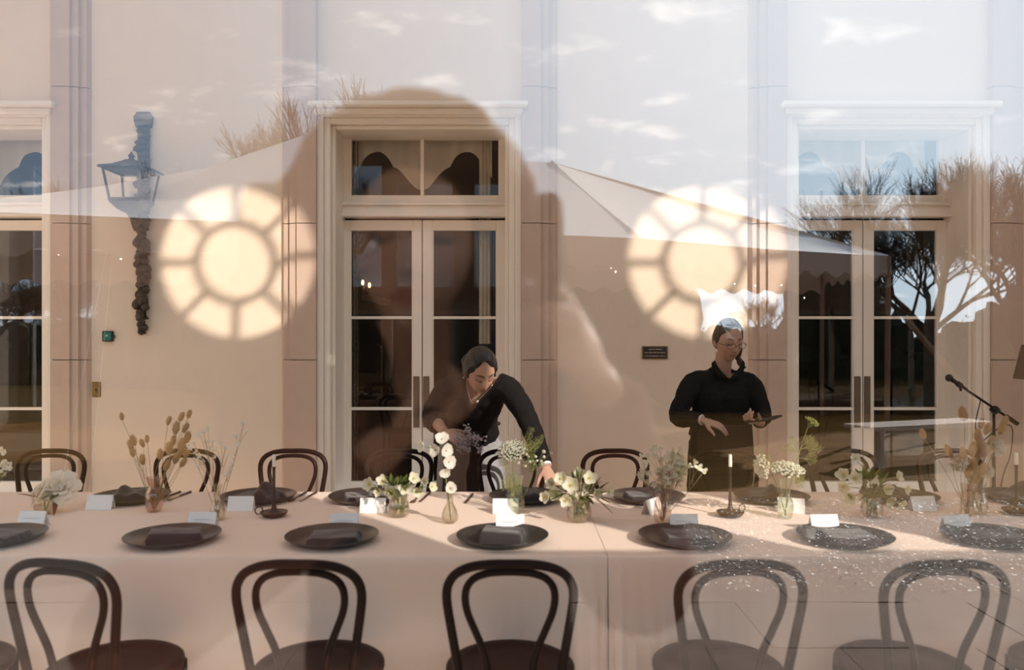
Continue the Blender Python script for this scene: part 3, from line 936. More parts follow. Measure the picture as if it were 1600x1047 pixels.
# ------------------------------------------------------------------ plates, napkins, cards, cutlery
M['charger'] = mat('black stoneware', (0.022, 0.019, 0.017), 0.35, var=0.3, scale=40, bump=0.05, coat=0.15)
M['napkin'] = mat('charcoal linen napkin', (0.040, 0.030, 0.029), 0.9, var=0.2, scale=160, bump=0.2, spec=0.15, sheen=0.3)
M['card'] = mat('white card', (0.88, 0.86, 0.83), 0.8, var=0.01, spec=0.2)
M['ink'] = mat('grey print', (0.55, 0.54, 0.55), 0.9)
M['inkblue'] = mat('slate blue print', (0.16, 0.18, 0.24), 0.9)
M['gold'] = mat('gilt cutlery', (0.42, 0.27, 0.12), 0.3, 0.9)
M['blackhandle'] = mat('dark cutlery handle', (0.05, 0.03, 0.025), 0.35)

plate_mb = MB().lathe([(0.0, 0.004), (0.10, 0.004), (0.128, 0.007), (0.155, 0.017), (0.170, 0.026), (0.1735, 0.0275), (0.174, 0.0255), (0.158, 0.013), (0.13, 0.001), (0.10, 0.0), (0.0, 0.0)], 48)
plate0 = None
def plate(x, y, lab, grp):
    global plate0
    if plate0 is None:
        o = plate0 = plate_mb.build('charger_plate', M['charger'], smooth=60)
    else:
        o = plate0.copy(); C.objects.link(o)
    o.location = (x, y, TZ + 0.0015)
    return tag(o, lab, 'plate', grp)
def napkin(x, y, rz, seed, lab, grp, w_=0.165, d_=0.15, kind='flat'):
    r_ = Vector((seed * 3.7, seed * 1.9, 0))
    def top(u, v):
        X = (u - 0.5) * w_; Yy = (v - 0.5) * d_
        n = mnoise.noise(Vector((X * 14, Yy * 14, 0)) + r_)
        n2 = mnoise.noise(Vector((X * 34, Yy * 34, 4)) + r_)
        e = min(u, 1 - u, v, 1 - v)
        hgt = 0.022 * min(1, e / 0.06) ** 0.5 + 0.004 * n + 0.002 * n2
        if kind == 'peak':
            hgt += 0.045 * math.exp(-((X + 0.03 * (seed % 3 - 1)) / 0.028) ** 2) * math.exp(-((Yy) / 0.06) ** 2) + 0.018 * math.exp(-((X - 0.04) / 0.03) ** 2)
        elif kind == 'fold':
            hgt += 0.010 * (1 if v < 0.45 else 0.0) + 0.012 * (1 - u)
        dr = -0.010 * max(0, (abs(X) - 0.1))
        return Vector((X * (1 + 0.06 * n2) + 0.008 * n, Yy * (1 + 0.05 * n), 0.006 + hgt + dr))
    mb = MB().grid(top, 22, 20)
    n0 = len(mb.v)
    mb.grid(lambda u, v: Vector(((u - .5) * w_, (v - .5) * d_, 0.0045)), 22, 20)
    # close the sides
    idx = lambda i, j: i * 21 + j
    loop = [idx(i, 0) for i in range(22)] + [idx(22, j) for j in range(20)] + [idx(i, 20) for i in range(22, 0, -1)] + [idx(0, j) for j in range(20, 0, -1)]
    for a in range(len(loop)):
        b = loop[(a + 1) % len(loop)]
        mb.f.append((loop[a], b, n0 + b, n0 + loop[a])); mb.m.append(0)
    o = mb.build('napkin', M['napkin'], smooth=80, fix=True)
    o.location = (x, y, TZ + 0.002); o.rotation_euler.z = rz
    return tag(o, lab, 'napkin', grp)

FP = [(-7, 'at the left edge', 'flat'), (270, 'second from left, before the pink vase', 'fold'), (519, 'before the first sunlit edge of the cloth', 'flat'),
      (785, 'in the sun just left of the table join', 'fold'), (1070, 'first right of the table join', 'flat'), (1320, 'second right of the table join', 'flat'), (1550, 'by the right edge in front of the dried grasses', 'flat')]
for i, (px, wh, kd) in enumerate(FP):
    y = 2.995
    x = (px - 800) / F * y
    plate(x, y, 'black round near side charger plate %s' % wh, 'near side plates')
    napkin(x + (0.01 if i != 3 else 0.0), y + (0.0 if i != 3 else 0.01), (0.0, 0.35, 0.08, -0.10, 0.0, 0.05, -0.1)[i], 3 + i, 'dark folded napkin on near plate %s' % wh, 'near side napkins', w_=0.19 if i not in (3,) else 0.155, d_=0.17, kind=kd)
BP = [(205, 'behind the pink vase'), (404, 'left of the left candlestick'), (572, 'behind the low hellebore vase at the door'), (822, 'in front of the leaning woman'), (1012, 'right of the large hellebore bouquet'), (1205, 'in front of the woman in glasses'), (1405, 'behind the right hellebore bowl'), (1592, 'at the right edge beyond the dried grasses')]
for i, (px, wh) in enumerate(BP):
    y = 3.735
    x = (px - 800) / F * y
    plate(x, y, 'black round far side charger plate %s' % wh, 'far side plates')
    napkin(x, y, (0.1, -0.2, 0.3, 0, 0.1, -0.2, 0.1, 0.2)[i], 20 + i, 'dark crumpled napkin on far plate %s' % wh, 'far side napkins', w_=0.20, d_=0.17, kind='flat' if i == 2 else 'peak')

def card(px, py, rz, printed, lab, grp):
    p = tq(px, py)
    r = empty('place_card', (p.x, p.y, TZ + 0.001), rz)
    tag(r, lab, 'card', grp)
    w2, h, d = 0.056, 0.062, 0.024
    mb = MB()
    t = 0.0008
    for sg in (-1, 1):
        mb.add([(-w2, sg * d, 0), (w2, sg * d, 0), (w2, 0, h), (-w2, 0, h), (-w2, sg * (d - 2 * t), 0), (w2, sg * (d - 2 * t), 0), (w2, 0, h - 3 * t), (-w2, 0, h - 3 * t)],
               [(0, 1, 2, 3), (7, 6, 5, 4), (0, 4, 5, 1), (0, 3, 7, 4), (1, 5, 6, 2)])
    mb.build('folded_card', M['card'], r, smooth=0, fix=True)
    if printed:
        pr = MB()
        rr = random.Random(int(px))
        def onf(u, v):
            s = 1 - v
            return Vector((u, -d * s - 0.0012, h * v))
        u = -0.034
        while u < 0.034:
            wd = rr.uniform(0.0015, 0.0035)
            pr.add([onf(u, 0.52), onf(u + wd, 0.52), onf(u + wd, 0.575), onf(u, 0.575)], [(0, 1, 2, 3)])
            u += wd + 0.0012
        pr.build('printed_line', M['ink'], r, smooth=0)
        bt = MB()
        for k in range(14):
            u, v = rr.uniform(-0.052, 0.052), rr.uniform(0.04, 0.2)
            s = rr.uniform(0.0012, 0.0028)
            bt.add([onf(u - s, v), onf(u, v - 0.04), onf(u + s, v), onf(u, v + 0.05)], [(0, 1, 2, 3)])
        bt.build('printed_sprigs', M['inkblue'], r, smooth=0)
for px, py, deg, lab in ((52, 822, -4, 'white place card with faint print beside the white roses'),
                         (317, 824, 0, 'white place card with faint print beside the second bud vase'),
                         (538, 826, 2, 'white place card with faint print at the edge of the sun patch'),
                         (797, 828, 0, 'white place card with faint print behind the sunlit plate'),
                         (1068, 827, 0, 'white place card with faint print right of the table join'),
                         (1287, 828, 4, 'white place card glowing in the sun behind the second plate right of the join'),
                         (1493, 828, 8, 'white place card with faint print before the dried grasses')):
    card(px, py, math.radians(deg), True, lab, 'near side place cards')
for px, py, deg, lab in ((157, 795, 4, 'blank white place card left of the pink vase'),
                         (377, 797, 2, 'blank white place card left of the left candlestick'),
                         (583, 800, 0, 'blank white place card left of the low hellebore vase'),
                         (790, 801, 0, 'white place card partly behind the pressed green vase'),
                         (1019, 801, 50, 'white place card turned edgewise behind the wispy bouquet'),
                         (1236, 800, -18, 'white place card behind the tall lace flower vase'),
                         (1441, 797, 6, 'blank white place card right of the right hellebore bowl')):
    card(px, py, math.radians(deg), False, lab, 'far side place cards')

def cutlery(px, py, kind, lab):
    p = tq(px, py)
    r = empty(kind, (p.x, p.y, TZ + 0.0015), -0.12)
    tag(r, lab, kind, 'gilt cutlery beside the far plates')
    MB().tube([(0, 0.0, 0.004), (0, 0.10, 0.004)], [0.0045, 0.006], 8).build('handle', M['blackhandle'], r)
    mb = MB()
    if kind == 'knife':
        mb.box((-0.008, -0.10, 0.001), (0.006, 0.0, 0.004), bev=0.001)
    else:
        mb.tube([(0, 0, 0.004), (0, -0.05, 0.003)], [0.004, 0.003], 6).box((-0.011, -0.07, 0.001), (0.011, -0.05, 0.004), bev=0.001)
        for k in range(4):
            mb.box((-0.011 + k * 0.0062, -0.105, 0.001), (-0.0075 + k * 0.0062, -0.07, 0.004))
    mb.build('blade' if kind == 'knife' else 'tines', M['gold'], r)
for px, py, kd, lab in ((264, 776, 'fork', 'gilt fork with dark handle right of the pink vase'), (281, 776, 'knife', 'gilt knife with dark handle beyond the pink vase'),
                        (466, 777, 'fork', 'gilt fork right of the left candlestick at the sun edge'), (482, 777, 'knife', 'gilt knife right of the left candlestick at the sun edge'),
                        (652, 779, 'fork', 'gilt fork right of the low hellebore vase'), (664, 778, 'knife', 'gilt knife right of the low hellebore vase'),
                        (733, 780, 'knife', 'dark knife handle right of the single stem vase')):
    cutlery(px, py, kd, lab)

# ------------------------------------------------------------------ candlesticks
M['iron'] = mat('dark brown iron', (0.045, 0.026, 0.020), 0.45, 0.3, var=0.2, scale=40)
M['wax'] = mat('ivory wax', (0.92, 0.86, 0.74), 0.5, var=0.01)
def candlestick(px, py, rz, place):
    p = tq(px, py)
    r = empty('candlestick', (p.x, p.y, TZ), rz)
    tag(r, 'dark iron candlestick with ring handle, %s' % place, 'candlestick', 'iron candlesticks')
    MB().lathe([(0.0, 0.001), (0.034, 0.001), (0.046, 0.006), (0.057, 0.019), (0.058, 0.023), (0.055, 0.0225), (0.036, 0.014), (0.022, 0.02), (0.013, 0.032), (0.008, 0.05), (0.0065, 0.08), (0.006, 0.14), (0.0062, 0.205), (0.008, 0.209), (0.008, 0.214), (0.0, 0.214)], 28).build('base', M['iron'], r, smooth=50)
    ring = [(0.062 + 0.016 * math.cos(a), 0, 0.033 + 0.016 * math.sin(a)) for a in [2 * PI * i / 18 for i in range(19)]]
    MB().tube(ring, 0.0026, 6, caps=False).build('ring_handle', M['iron'], r, smooth=180)
    c = MB().lathe([(0.0, 0.214), (0.0075, 0.214), (0.0072, 0.262), (0.004, 0.266), (0.0, 0.2665)], 14).build('candle', M['wax'], smooth=50)
    c.location = (p.x, p.y, TZ)
    tag(c, 'short ivory candle in the candlestick %s' % place, 'candle', 'ivory candles')
candlestick(428, 807, PI + 0.5, 'left in the shade')
candlestick(1141, 807, 0.4, 'in the sun before the woman in glasses')
candlestick(1588, 803, 0.2, 'at the right edge')

# ------------------------------------------------------------------ things on the back wall
M['bronze'] = mat('dark bronze', (0.075, 0.05, 0.035), 0.5, 0.5, var=0.25, scale=30)
M['plaque'] = mat('brown plaque enamel', (0.035, 0.014, 0.010), 0.5)
M['brass'] = mat('aged brass', (0.30, 0.19, 0.07), 0.45, 0.6, var=0.2, scale=40)
M['brassline'] = mat('pale engraved line', (0.42, 0.30, 0.24), 0.6)
M['teal'] = mat('green enamel', (0.02, 0.16, 0.12), 0.35)
def wall_at(px, py, Y=YW):
    return q(px, py, Y)
p = wall_at(1023, 550.5)
r = empty('wall_plaque', (p.x, YW, p.z))
tag(r, 'small brown plaque with three engraved lines on the wall left of the woman in glasses', 'plaque')
MB().box((-0.102, -0.012, -0.052), (0.102, 0, 0.052), bev=0.003).build('plaque_frame', M['brass'], r)
MB().box((-0.092, -0.016, -0.044), (0.092, -0.011, 0.044)).build('plaque_face', M['plaque'], r, smooth=0)
rr = random.Random(4)
for row, (z, half) in enumerate(((0.026, 0.052), (0.0, 0.082), (-0.027, 0.082))):
    ln = MB(); x = -half
    while x < half:
        wd = rr.uniform(0.004, 0.009)
        ln.box((x, -0.0175, z - 0.005), (min(x + wd, half), -0.0155, z + 0.005)); x += wd + rr.choice((0.002, 0.002, 0.006))
    ln.build('engraved_line', M['brassline'], r, smooth=0)
p = wall_at(151, 608)
r = empty('keyhole_plate', (p.x, YW, p.z)); tag(r, 'brass keyhole plate on the wall beside the left pilaster', 'plate')
MB().box((-0.034, -0.008, -0.06), (0.034, 0, 0.06), bev=0.003).build('backplate', M['brass'], r)
MB().tube([(0, -0.011, 0), (0, -0.005, 0)], 0.008, 10).box((-0.004, -0.011, -0.022), (0.004, -0.006, 0)).build('keyhole', M['iron'], r)
for z in (-0.05, 0.05):
    MB().ball((0, -0.009, z), 0.004, 8, 5).build('screw', M['iron'], r, smooth=180)
p = wall_at(170, 525)
r = empty('wall_button', (p.x, YW, p.z)); tag(r, 'small square green switch box on the wall above the keyhole plate', 'switch')
MB().box((-0.042, -0.028, -0.042), (0.042, 0, 0.042), bev=0.006).build('housing', M['iron'], r)
MB().box((-0.034, -0.033, -0.034), (0.034, -0.027, 0.034), bev=0.004).build('cover', M['teal'], r)
MB().ball((0, -0.034, 0.004), (0.007, 0.004, 0.007), 10, 6).build('indicator', M['card'], r, smooth=180)
MB().tube([(0.03, -0.015, 0.0), (0.055, -0.015, 0.0)], 0.009, 8).build('side_knob', M['iron'], r)

# lantern with its hanging garland
p = wall_at(226, 330)
r = empty('wall_lantern', (p.x, YW, p.z))
tag(r, 'dark bronze lantern on a bracket with a long fruit and leaf garland hanging below it', 'lantern')
k = 1 / 197.5
def L(px, py, off=0.0):
    return Vector(((px - 226) * k * (YW - off) / YW, -off, (330 - py) * k * (YW - off) / YW - (0.0)))
bp = MB()
bp.prism([(-0.075, 0.74), (-0.05, 0.78), (0.05, 0.78), (0.075, 0.74), (0.06, 0.66), (-0.06, 0.66)], 1, -0.03, 0)
bp.box((-0.045, -0.03, -0.02), (0.045, 0, 0.68), bev=0.006)
rr = random.Random(9)
for i in range(14):
    z = 0.02 + i * 0.047
    bp.ball((rr.uniform(-0.03, 0.03), -0.035, z), (0.05, 0.022, 0.032), 10, 6, jit=0.4)
bp.build('backplate', M['bronze'], r, smooth=60)
lx, ly = 0.02, -0.26
lan = MB()
# four-sided tapered cage: corner bars, rings, roof and finial
zb, zt, wb_, wt_ = 0.04, 0.265, 0.112, 0.145
def sq(hw, z):
    return [Vector((lx + sx * hw, ly + sy * hw, z)) for sx, sy in ((-1, -1), (1, -1), (1, 1), (-1, 1))]
a_, b_ = sq(wb_, zb), sq(wt_, zt)
for i in range(4):
    lan.tube([a_[i], b_[i]], 0.010, 6)
    for qd in (a_, b_):
        lan.tube([qd[i], qd[(i + 1) % 4]], 0.011, 6)
cage = lan.build('lantern_cage', M['bronze'], r, smooth=40)
gp_ = MB()
for i in range(4):
    j = (i + 1) % 4
    gp_.add([a_[i], a_[j], b_[j], b_[i]], [(0, 1, 2, 3)])
gp_.build('lantern_pane', M['pane'], r, smooth=0)
rf = MB()
ra = [sq(h_, z_) for h_, z_ in ((0.175, 0.268), (0.168, 0.282), (0.10, 0.305), (0.05, 0.335), (0.03, 0.35))]
for i in range(len(ra) - 1):
    o_ = []
    rf.add(ra[i] + ra[i + 1], [(a, (a + 1) % 4, 4 + (a + 1) % 4, 4 + a) for a in range(4)])
rf.add(ra[0], [(0, 3, 2, 1)]).add(ra[-1], [(0, 1, 2, 3)])
rf.lathe([(0.0, 0.345), (0.028, 0.352), (0.016, 0.365), (0.026, 0.38), (0.012, 0.40), (0.0, 0.42)], 12, c=(lx, ly, 0))
rf.build('lantern_roof', M['bronze'], r, smooth=40)
bs = MB()
ba = [sq(h_, z_) for h_, z_ in ((0.122, 0.04), (0.115, 0.02), (0.075, -0.03), (0.025, -0.06), (0.01, -0.09))]
for i in range(len(ba) - 1):
    bs.add(ba[i] + ba[i + 1], [(a, 4 + a, 4 + (a + 1) % 4, (a + 1) % 4) for a in range(4)])
bs.add(ba[0], [(0, 1, 2, 3)])
bs.build('lantern_base', M['bronze'], r, smooth=40)
MB().tube([(lx, ly, 0.02), (lx, ly, 0.12)], 0.014, 8).build('lamp_candle', M['wax'], r)
MB().tube(crv([(lx, ly, -0.07), (lx + 0.01, ly + 0.01, -0.14), (lx, ly + 0.08, -0.17), (lx - 0.01, ly + 0.17, -0.13), (0, -0.02, -0.02)]), 0.014, 8).build('bracket', M['bronze'], r, smooth=180)
# garland of fruit and leaves
z = -0.05
i = 0
while z > -0.95:
    rr2 = random.Random(i * 5 + 1)
    wv = 0.088 if i % 4 in (0, 1) else 0.066
    if -0.95 < z < -0.88: wv = 0.055
    for k2 in range(3):
        MB().ball((rr2.uniform(-0.5, 0.5) * wv, -0.035 - rr2.uniform(0, 0.03), z + rr2.uniform(-0.02, 0.02)), (wv * 0.46, 0.035, wv * 0.48), 10, 8, jit=0.15).build('garland_fruit', M['bronze'], r, smooth=180)
    for sg in (-1, 1):
        a = sg * rr2.uniform(0.5, 1.3)
        lf = MB()
        def leaf(u, v, a=a, sg=sg, z=z, wv=wv):
            l_ = wv * 0.8 * u; wd = wv * 0.5 * math.sin(PI * min(1, u * 0.95 + 0.05)) * (v - 0.5) * 1.2
            d_ = Vector((math.sin(a), 0, -math.cos(a))); s__ = Vector((math.cos(a), 0, math.sin(a)))
            return Vector((0, -0.02 - 0.02 * math.sin(PI * u), z)) + d_ * l_ + s__ * wd + Vector((0, -0.012 * abs(v - 0.5), 0))
        lf.grid(leaf, 6, 4)
        lf.build('garland_leaf', M['bronze'], r, smooth=180)
    z -= 0.052; i += 1

# ------------------------------------------------------------------ microphone on a boom stand and a lamp at the right edge
M['black'] = mat('black metal', (0.012, 0.011, 0.011), 0.4, 0.3)
M['mesh'] = mat('microphone grille', (0.05, 0.045, 0.04), 0.5, 0.6, scale=400, var=0.5, bump=0.4)
YM = 5.2
pv = q(1553, 640, YM)
r = empty('microphone_stand', (pv.x, YM, 0))
tag(r, 'black boom microphone stand with a trailing cable in front of the right pilaster', 'stand')
MB().tube([(0, 0, 0.02), (0, 0, pv.z)], [0.013, 0.009], 10).build('pole', M['black'], r)
for k_ in range(3):
    a = 0.5 + 2 * PI * k_ / 3
    MB().tube(crv([(0, 0, 0.16), (0.2 * math.cos(a), 0.2 * math.sin(a), 0.07), (0.33 * math.cos(a), 0.33 * math.sin(a), 0.01)]), 0.010, 8).build('leg', M['black'], r)
P0, P1 = q(1500, 602, YM) - Vector((pv.x, YM, 0)), q(1590, 662, YM) - Vector((pv.x, YM, 0))
MB().tube([P0, P1], 0.008, 8).tube([P1 - (P1 - P0).normalized() * 0.09, P1], 0.015, 8).build('boom', M['black'], r)
MB().ball((0, -0.012, pv.z), 0.028, 10, 8).tube([(0, -0.05, pv.z), (0, 0.03, pv.z)], 0.014, 8).build('clutch', M['black'], r)
hook = crv([q(1535, 625, YM), q(1527, 665, YM), q(1535, 690, YM), q(1565, 668, YM), q(1584, 668, YM), q(1582, 710, YM), q(1570, 745, YM), q(1560, 800, YM)], 8)
MB().tube([p_ - Vector((pv.x, YM, 0)) + Vector((0, 0.02, 0)) for p_ in hook], 0.004, 6).build('cable', M['black'], r)
mc = empty('microphone', q(1492, 596, YM))
tag(mc, 'black handheld microphone clipped to the tip of the boom', 'microphone')
d_ = (q(1478, 586, YM) - q(1510, 607, YM)).normalized()
MB().tube([-d_ * 0.09, -d_ * 0.02, d_ * 0.025], [0.010, 0.0125, 0.016], 12).build('body', M['black'], mc)
MB().ball(d_ * 0.045, (0.024, 0.024, 0.024), 16, 10).build('grille', M['mesh'], mc, smooth=180)
MB().tube([-d_ * 0.05, -d_ * 0.02], 0.019, 10).tube([-d_ * 0.035, -d_ * 0.035 + Vector((0.01, 0, -0.04))], 0.008, 8).build('clip', M['black'], mc)
pl = q(1622, 565, 5.6)
r = empty('floor_lamp', (pl.x, 5.6, 0)); tag(r, 'floor lamp whose brown shade is cut by the right edge', 'lamp')
M['shade'] = mat('brown lamp shade', (0.20, 0.13, 0.08), 0.8)
MB().lathe([(0.15, pl.z - 0.12), (0.148, pl.z - 0.10), (0.10, pl.z + 0.12), (0.097, pl.z + 0.12), (0.145, pl.z - 0.118)], 28).build('lamp_shade', M['shade'], r, smooth=50)
MB().tube([(0, 0, 0.02), (0, 0, pl.z + 0.1)], 0.012, 10).build('pole', M['iron'], r)
MB().lathe([(0.0, 0.0), (0.15, 0.0), (0.15, 0.012), (0.03, 0.03), (0.0, 0.03)], 24).build('base', M['iron'], r, smooth=50)

# ------------------------------------------------------------------ people
def attr_mat(name, rough, spec=0.4, sss=0.0):
    m = mat(name, (0.5, 0.5, 0.5), rough, spec=spec)
    n = m.node_tree.nodes; l = m.node_tree.links
    at = n.new('ShaderNodeAttribute'); at.attribute_name = 'tone'
    b = n['Principled BSDF']
    l.new(at.outputs['Color'], b.inputs['Base Color'])
    if sss:
        b.inputs['Subsurface Weight'].default_value = sss
        b.inputs['Subsurface Radius'].default_value = (0.01, 0.004, 0.002)
        b.inputs['Subsurface Scale'].default_value = 0.6
    return m
M['skin'] = attr_mat('skin', 0.5, 0.35, 0.08)
M['shirt'] = mat('black cotton shirt', (0.012, 0.010, 0.010), 0.9, var=0.2, scale=90, bump=0.15, spec=0.12)
M['linen'] = mat('pale grey linen', (0.34, 0.325, 0.325), 0.9, var=0.1, scale=60, bump=0.2, spec=0.1)
M['apron'] = mat('dark brown apron', (0.045, 0.026, 0.020), 0.9, var=0.2, scale=60, bump=0.15, spec=0.15)
M['hairblack'] = mat('black hair', (0.010, 0.007, 0.006), 0.42, var=0.5, scale=60, stretch=(1, 1, 0.15), bump=0.3)
M['hairbrown'] = mat('brown hair', (0.075, 0.042, 0.024), 0.45, var=0.5, scale=60, stretch=(1, 1, 0.15), bump=0.3)
M['coat'] = mat('rust wool coat', (0.13, 0.050, 0.032), 0.9, var=0.15, scale=60, bump=0.2, spec=0.15)
M['hairdark'] = mat('dark brown hair', (0.022, 0.012, 0.008), 0.7, var=0.4, scale=60, bump=0.3, spec=0.15)
M['darkcoat'] = mat('black coat', (0.012, 0.009, 0.008), 0.95, spec=0.05)
M['silver'] = mat('silver', (0.8, 0.76, 0.7), 0.25, 1.0)
M['white'] = mat('white fabric cuff', (0.75, 0.70, 0.66), 0.9)

def remeshed(mb, name, voxel, m, parent=None, smooth=3, post=None, noise_amp=0.0, noise_sc=10.0, loc=None):
    """One continuous skin over everything in mb."""
    me = bpy.data.meshes.new(name)
    me.from_pydata(mb.v, [], mb.f)
    t = bpy.data.objects.new(name, me)
    C.objects.link(t)
    md = t.modifiers.new('r', 'REMESH'); md.mode = 'VOXEL'; md.voxel_size = voxel
    sm = t.modifiers.new('s', 'SMOOTH'); sm.factor = 0.5; sm.iterations = smooth
    dg = bpy.context.evaluated_depsgraph_get()
    out = bpy.data.meshes.new_from_object(t.evaluated_get(dg))
    bpy.data.objects.remove(t); bpy.data.meshes.remove(me)
    out.name = name
    out.materials.clear(); out.materials.append(m)
    if noise_amp:
        out.update()
        nr = [v.normal.copy() for v in out.vertices]
        for v, n in zip(out.vertices, nr):
            c = v.co
            k = abs(mnoise.noise(Vector((c.x * noise_sc, c.y * noise_sc, c.z * noise_sc * 0.55)))) + 0.5 * mnoise.noise(c * noise_sc * 2.3)
            v.co = c + n * (k * noise_amp)
    if post:
        post(out)
    off = loc if loc is not None else (parent.location if parent is not None else Vector((0, 0, 0)))
    out.transform(Matrix.Translation(-Vector(off)))
    out.polygons.foreach_set('use_smooth', [True] * len(out.polygons))
    out.update()
    o = bpy.data.objects.new(name, out)
    C.objects.link(o)
    if parent is not None:
        o.parent = parent
    elif loc is not None:
        o.location = loc
    return o

def head_pt(d, s=1.0, grow=0.0, face=True):
    """Surface point of a head for a unit direction d (x side, y forward, z up); origin at eye height."""
    x, y, z = d
    rx, ry, rz = 0.073, (0.090 if y > 0 else 0.098), (0.118 if z > 0 else 0.116)
    p = Vector((x * rx, y * ry, z * rz))
    if p.z < 0:
        t = min(1, -p.z / 0.116)
        p.x *= 1 - 0.30 * t ** 1.5
        if p.y < 0:
            p.y *= 1 - 0.55 * t ** 1.2
        else:
            p.y += 0.012 * t * (y > 0.2)
    if face and y > 0.15:
        X, Z = p.x, p.z
        w_ = min(1, (y - 0.15) / 0.3)
        g = lambda cx, cz, sx, sz: math.exp(-((X - cx) / sx) ** 2 - ((Z - cz) / sz) ** 2)
        f = 0.0
        nb = math.exp(-(X / 0.0115) ** 2)
        if Z < 0.012 and Z > -0.06:
            k = (0.012 - Z) / 0.050
            pr = k if k < 1 else max(0, 1 - (k - 1) / 0.16)
            f += 0.024 * nb * pr
        f += 0.006 * g(0.011, -0.040, 0.008, 0.007) + 0.006 * g(-0.011, -0.040, 0.008, 0.007)
        f -= 0.010 * (g(0.032, -0.001, 0.017, 0.011) + g(-0.032, -0.001, 0.017, 0.011))
        f += 0.006 * (g(0.032, -0.003, 0.010, 0.007) + g(-0.032, -0.003, 0.010, 0.007))
        f += 0.004 * (g(0.028, 0.021, 0.022, 0.008) + g(-0.028, 0.021, 0.022, 0.008))
        f += 0.006 * (g(0.043, -0.030, 0.018, 0.018) + g(-0.043, -0.030, 0.018, 0.018))
        f += 0.008 * g(0, -0.062, 0.022, 0.0055) + 0.008 * g(0, -0.073, 0.018, 0.006) - 0.004 * g(0, -0.0675, 0.024, 0.002)
        f -= 0.004 * g(0, -0.084, 0.016, 0.005) + 0.003 * g(0, -0.054, 0.006, 0.005)
        f += 0.010 * g(0, -0.101, 0.018, 0.012)
        p.y += f * w_
    if grow:
        p += Vector(d) * grow
    return p * s
def head_mb(mb, Mh, s=1.0, n=72, k=54):
    vs, fs = [], []
    for i in range(k + 1):
        th = PI * i / k
        for j in range(n):
            ph = 2 * PI * j / n
            vs.append(Mh @ head_pt((math.sin(th) * math.cos(ph), math.sin(th) * math.sin(ph), math.cos(th)), s))
    for i in range(k):
        for j in range(n):
            j2 = (j + 1) % n
            fs.append((i * n + j, (i + 1) * n + j, (i + 1) * n + j2, i * n + j2))
    mb.add(vs, fs)
    for sg in (-1, 1):   # ears
        e = MB().ball((0, 0, 0), (0.010 * s, 0.017 * s, 0.030 * s), 12, 8)
        mb.join(e, Mh @ Matrix.Translation((sg * 0.074 * s, -0.010 * s, -0.010 * s)) @ Matrix.Rotation(sg * 0.35, 4, 'Z'))
def face_tone(p, s, base, lip, brow, lash, lid):
    """Skin tone by place on the face (head coordinates)."""
    x, y, z = p.x / s, p.y / s, p.z / s
    if y < 0.045 or z > 0.06 or z < -0.12:
        return base
    ax = abs(x)
    if z < -0.055 and z > -0.080 and y > 0.07:
        hw = 0.023 * (1 - ((z + 0.0675) / 0.0125) ** 2) if abs(z + 0.0675) < 0.0125 else 0
        if ax < hw:
            if abs(z + 0.0675) < 0.0016:
                return tuple(c * 0.45 for c in lip)
            return lip
    bz = 0.022 + 0.006 * (1 - ((ax - 0.030) / 0.022) ** 2)
    if 0.011 < ax < 0.053 and abs(z - bz) < 0.0048 * (1 - max(0, (ax - 0.03) / 0.03)):
        return brow
    ez = -0.006 - 0.005 * (1 - ((ax - 0.032) / 0.017) ** 2) + 0.003
    if 0.016 < ax < 0.049:
        if abs(z - ez) < 0.0024:
            return lash
        if 0 < z - ez < 0.010:
            return lid
    if z < -0.041 and z > -0.049 and 0.004 < ax < 0.011 and y > 0.08:
        return tuple(c * 0.5 for c in base)
    if -0.045 < z < -0.012 and 0.02 < ax < 0.06:
        t = math.exp(-((ax - 0.042) / 0.015) ** 2 - ((z + 0.028) / 0.014) ** 2)
        return (base[0], base[1] * (1 - 0.12 * t), base[2] * (1 - 0.14 * t))
    return base
def frame(origin, fwd, up):
    f = Vector(fwd).normalized(); u = Vector(up)
    u = (u - f * u.dot(f)).normalized()
    x = f.cross(u)
    m = Matrix.Identity(4)
    for i in range(3):
        m[i][0], m[i][1], m[i][2], m[i][3] = x[i], f[i], u[i], origin[i]
    return m
